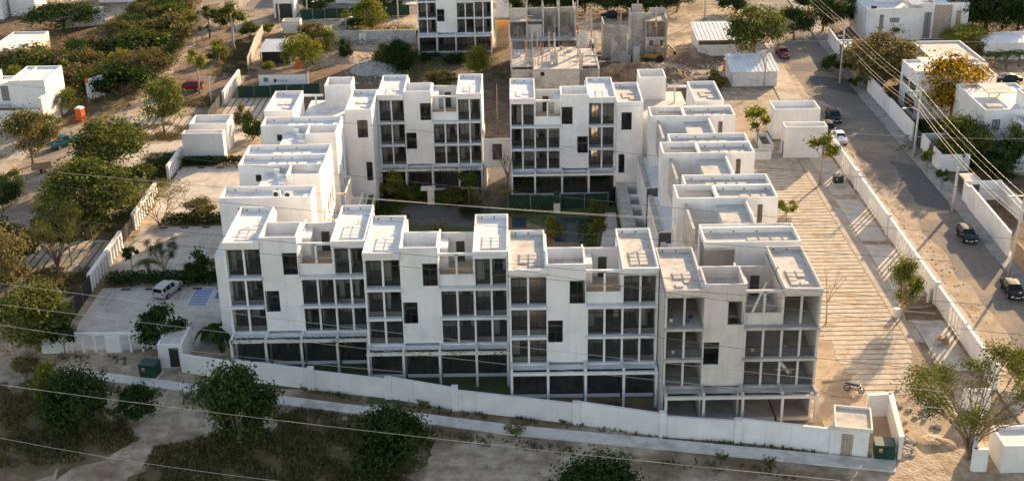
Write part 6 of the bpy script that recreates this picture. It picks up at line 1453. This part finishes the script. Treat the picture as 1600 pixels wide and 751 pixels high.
# cables along the front street, high above the pavement, seen across the whole picture
def street_cable(label, a, b, z, r=.035, m='wirelight', sag=1.2):
    A, B = P(a[0],a[1],z), P(b[0],b[1],z); d = (B-A); cable(label, A-d*.25, B+d*.25, sag, r, m)
def at_plane(px, py, y0, sl=-.255):
    d = right*(px-800)+down*(py-375.5)+fwd*FPX; C0 = Vector((0,0,CAMZ)); t = (y0)/(d.y - sl*d.x); return C0+d*t
SCB = [((0,598),(1150,731),88,.022,'wirelight','brightest low cable crossing the bare foreground'),((0,681),(470,752),84,.02,'wirelight','lowest cable in the left bottom corner'),((0,473),(1290,617),100,.02,'wirelight','cable crossing the ground floors of the front row'),((0,440),(1290,590),100,.019,'wirelight','cable crossing the lowest storey windows of the front row'),((0,505),(560,572),99,.02,'wirelight','cable over the left gate hut and the first forecourt'),
 ((0,352),(1290,468),105,.022,'wire','dark cable crossing the front roofs of the first blocks'),((100,340),(1600,478),106,.022,'wire','dark cable crossing just above the front roof edges'),((0,280),(1300,392),112,.022,'wire','dark cable over the left parking courts and front roofs'),((187,276),(1100,341),118,.026,'wirelight','pale cable crossing the courtyard planting'),((560,305),(1300,352),116,.024,'wirelight','second pale cable crossing the courtyard screens'),
 ((0,214),(1600,372),126,.02,'wire','thin cable across the left wing roofs'),((0,128),(1600,300),150,.02,'wire','thin cable across the back corner roofs'),((1040,525),(1600,585),98,.022,'wire','thin cable before the grey block lower storeys'),((880,430),(1600,520),102,.02,'wire','thin cable across the unfinished block roofs')]
for a, b, y0, r, m_, l in SCB:
    A, B = at_plane(*a, y0), at_plane(*b, y0); d = B-A; cable(l+', running past both sides of the photo' if False else l, A-d*.12, B+d*.12, .5, r, m_)
for k, (a, b, z) in enumerate((((1180,62),(1640,64),9),((1330,208),(1640,216),9))):
    cable(['service cable crossing the far street to the right hand houses','service cable from the lamp pole across the right hand garden'][k], P(*a,z), P(*b,z), .3, .022, 'wirelight')

# ================================================================== people, tools and clutter
def person(label, loc, rz, shirt, pose=0):
    T = thing('person', label, 'person', loc, rz)
    J = {'p':(0,0,.92),'c':(.02*pose,.0,1.25),'n':(.06*pose,0,1.47),'h':(.08*pose,0,1.66),'sl':(.04*pose,.19,1.42),'sr':(.04*pose,-.19,1.42),'el':(.14*pose,.27,1.14),'er':(.2*pose,-.25,1.15),'wl':(.36*pose,.2,1.0),'wr':(.4*pose,-.2,.98),'hl':(0,.1,.9),'hr':(0,-.1,.9),'kl':(.1,.12,.5),'kr':(-.02,-.12,.5),'al':(.06,.13,.06),'ar':(-.12,-.13,.06),'tl':(.2,.14,.03),'tr':(.03,-.14,.03)}
    E_ = [('p','c'),('c','n'),('n','h'),('n','sl'),('n','sr'),('sl','el'),('el','wl'),('sr','er'),('er','wr'),('p','hl'),('p','hr'),('hl','kl'),('hr','kr'),('kl','al'),('kr','ar'),('al','tl'),('ar','tr')]
    Rr = {'p':.15,'c':.15,'n':.07,'h':.11,'sl':.075,'sr':.075,'el':.05,'er':.05,'wl':.04,'wr':.04,'hl':.1,'hr':.1,'kl':.07,'kr':.07,'al':.05,'ar':.05,'tl':.04,'tr':.04}
    ks = list(J); me = bpy.data.meshes.new('body'); me.from_pydata([J[k] for k in ks], [(ks.index(a),ks.index(b)) for a,b in E_], []); me.update()
    o = bpy.data.objects.new('body', me); COL.objects.link(o); md = o.modifiers.new('s','SKIN'); sv = me.skin_vertices[0].data
    for i, k in enumerate(ks): sv[i].radius = (Rr[k], Rr[k]); sv[i].use_root = (k == 'p')
    o.modifiers.new('u','SUBSURF').levels = 1
    dg = bpy.context.evaluated_depsgraph_get(); m2 = bpy.data.meshes.new_from_object(o.evaluated_get(dg)); bpy.data.objects.remove(o)
    o = bpy.data.objects.new('body', m2); COL.objects.link(o); o.parent = T; m2.materials.clear()
    for mm in (M['skin'], M[shirt], M['door']): m2.materials.append(mm)
    for p in m2.polygons:
        z = p.center.z; p.material_index = 0 if z > 1.5 or (abs(p.center.y) > .21 and z < 1.12) else (1 if z > .95 else 2)
    h = MB(); h.rings([[(J['h'][0]+.125*math.cos(a*.785),.125*math.sin(a*.785),1.70) for a in range(8)],[(J['h'][0]+.115*math.cos(a*.785),.115*math.sin(a*.785),1.79) for a in range(8)],[(J['h'][0]+.05*math.cos(a*.785),.05*math.sin(a*.785),1.84) for a in range(8)]]); h.build('hard_hat', M['whiteplas'], T)
    return T
person('worker in a red shirt standing among the unfinished block walls', (11.9,225.6,6.37-.0) if False else (10.6,224.6,6.36), R(200), 'red', 1)
person('worker in dark blue clothes bending on the open storey of the building site', (6.8,223.6,6.36), R(170), 'teal', 1)
person('worker in dark clothes at the front edge of the site deck', (12.6,212.4,6.11), R(250), 'door', 1)
person('worker in blue standing on the pale site deck by the column', (9.6,213.6,6.41), R(-80), 'teal', 0)
def plank_lean(label, a, b, m='wood', w=.16):
    a, b = Vector(a), Vector(b); d = (b-a).normalized(); s = d.cross(Vector((0,1,0))).normalized()*w/2; t = d.cross(s).normalized()*.03; mb = MB()
    mb.rings([[a-s-t-a,a+s-t-a,a+s+t-a,a-s+t-a],[b-s-t-a,b+s-t-a,b+s+t-a,b-s+t-a]]); o = mb.build('timber_plank', M[m]); o.location = a; tag(o, label, 'plank', 'loose timber planks'); return o
X4, F4 = 12.95, 104.0
plank_lean('long plank leaning from the grey block terrace up to its right roof', BP(X4+7.5,F4+1.2,9.3),BP(X4+10.9,F4+4.5,13.25),'woodgrey'); plank_lean('lighter plank leaning across the grey block terrace beam', BP(X4+7.6,F4+.5,9.6),BP(X4+9.6,F4+3.0,12.4),'cream')
plank_lean('dark wet plank lying on sand right of the motorcycle', P(1297,618,.05), P(1340,624,.05),'wood',.3); plank_lean('plank lying beside the strip paving edge before the grey block', P(1285,596,.05), P(1330,592,.05),'woodgrey',.25)
plank_lean('pale timber laid by the round leafy tree', P(1412,486,.08), P(1462,490,.08),'woodgrey',.3); plank_lean('second pale timber laid by the round leafy tree', P(1415,482,.15), P(1455,478,.15),'barkpale',.25)
plank_lean('orange plank leaning in the building site behind the courtyard', (12.2,222.6,3.2),(12.9,222.4,5.6),'beam_orange',.4)
def drum(label, loc, r=.3, h=.85, m='cream'):
    T = thing('drum', label, 'drum', loc, 0, 'drums and buckets on site'); b = MB(); b.tube([(0,0,0),(0,0,h)], r, 14); b.build('shell', M[m], T, smooth=False); t = MB(); t.tube([(0,0,h-.02),(0,0,h+.02)], r*1.04, 14); t.build('rim', M['steel'], T)
drum('pale drum at the foot of the round leafy tree', P(1400,494), .34, .95)
for k,(x,y,z) in enumerate(((.7,1.6,9.22),(2.2,1.5,9.22),(2.6,2.3,9.22),(8.4,1.6,6.02),(11.6,2.2,6.02),(1.0,1.4,6.02))): drum(['white bucket at the left of the top open room of the grey block','white bucket beside the column in the top open room of the grey block','bucket deeper in the top open room of the grey block','bucket in the open middle storey of the grey block','bucket at the right of the open middle storey of the grey block','bucket in the left middle room of the grey block'][k], BP(X4+x,F4+y,z), .17, .36, ['whiteplas','teal','stop','whiteplas','stone','whiteplas'][k])
T = thing('saw_horse', 'timber trestle standing in the lower open room of the grey block', 'trestle', BP(X4+11.6,F4+1.6,3.07)); 
for s in (-.6,.6): t = MB(); t.tube([(s,-.3,0),(s,0,.9)],.05,5); t.tube([(s,.3,0),(s,0,.9)],.05,5); t.build('leg', M['woodgrey'], T)
MB().box(-.9,.9,-.06,.06,.88,1.0).build('beam', M['woodgrey'], T)
plank_lean('pale plank leaning inside the lower right room of the grey block', BP(X4+11.2,F4+1.8,4.6),BP(X4+12.0,F4+1.6,3.6),'cream',.3)
T = thing('trestle_frame', 'small white A-frame trestle on the sand at the right corner of the grey block', 'trestle', P(1299,505)); 
for s in (-.4,.4): t = MB(); t.tube([(s-.3,0,0),(s*.6,0,1.1),(s+.3,0,0)],.04,5); t.build('leg', M['whiteplas'], T)
MB().box(-.5,.5,-.04,.04,1.05,1.13).build('top_bar', M['whiteplas'], T)
# heaps by the slotted wall
for k,(x,y,w,d,h,m_,l) in enumerate(((1472,535,1.2,.8,.7,'wood','brown crate stack at the foot of the slotted street wall'),(1466,540,.7,.6,.5,'stone','pale stone lump beside the brown crates at the slotted wall'),(1455,470,1.4,.3,1.6,'cream','white board leaning at the slotted wall near the leafy tree'),(1457,462,.5,.5,1.1,'pole','grey drum-like pillar by the slotted wall near the leafy tree'))):
    T = thing('site_stack', l, 'site material', P(x,y), .3*k); MB().box(-w/2,w/2,-d/2,d/2,0,h*.55).build('lower_piece', M[m_], T); MB().box(-w*.4,w*.45,-d*.45,d*.3,h*.55,h).build('upper_piece', M[m_], T)
for k,(x0,x1) in enumerate(((38.6,40.4),)):
    T = thing('concrete_planter', 'grey open planter trough beside the right service boxes', 'planter', (35.4,178,0)); MB().ring(0,1.8,0,5.5,0,1.1,.18).build('rim_wall', M['slabgrey'], T); MB().box(.18,1.62,.18,5.3,.3,.5).build('soil', M['soil'], T)
    T = thing('concrete_planter', 'low grey planter nearest the right wing by the service boxes', 'planter', (33.2,174.5,0)); MB().ring(0,3,0,1.6,0,1.2,.18).build('rim_wall', M['slabgrey'], T); MB().box(.18,2.8,.18,1.4,.4,.6).build('soil', M['soil'], T)
# wheel stops in the left parking courts
c0 = Vector(LOTS[0][:2]+(0,))
first = None
rows = {}
for i, (x, y) in enumerate(stops): rows.setdefault(round(y), []).append((x, y))
ORD = ['first','second','third','fourth','fifth','sixth','seventh']
for r_, (yy, lst) in enumerate(sorted(rows.items())):
    for k, (x, y) in enumerate(lst):
        lab = ORD[k]+' black wheel stop from the left in the '+['nearest','middle','farthest'][r_]+' left parking court'
        if first is None:
            o = MB().prism([(-.5,-.08),(.5,-.08),(.5,.08),(-.5,.08)],0,.12).build('wheel_stop', M['stop']); first = o
        else: o = first.copy(); COL.objects.link(o)
        o.location = (x, y, .025); tag(o, lab, 'wheel stop', 'wheel stops in the left parking courts')
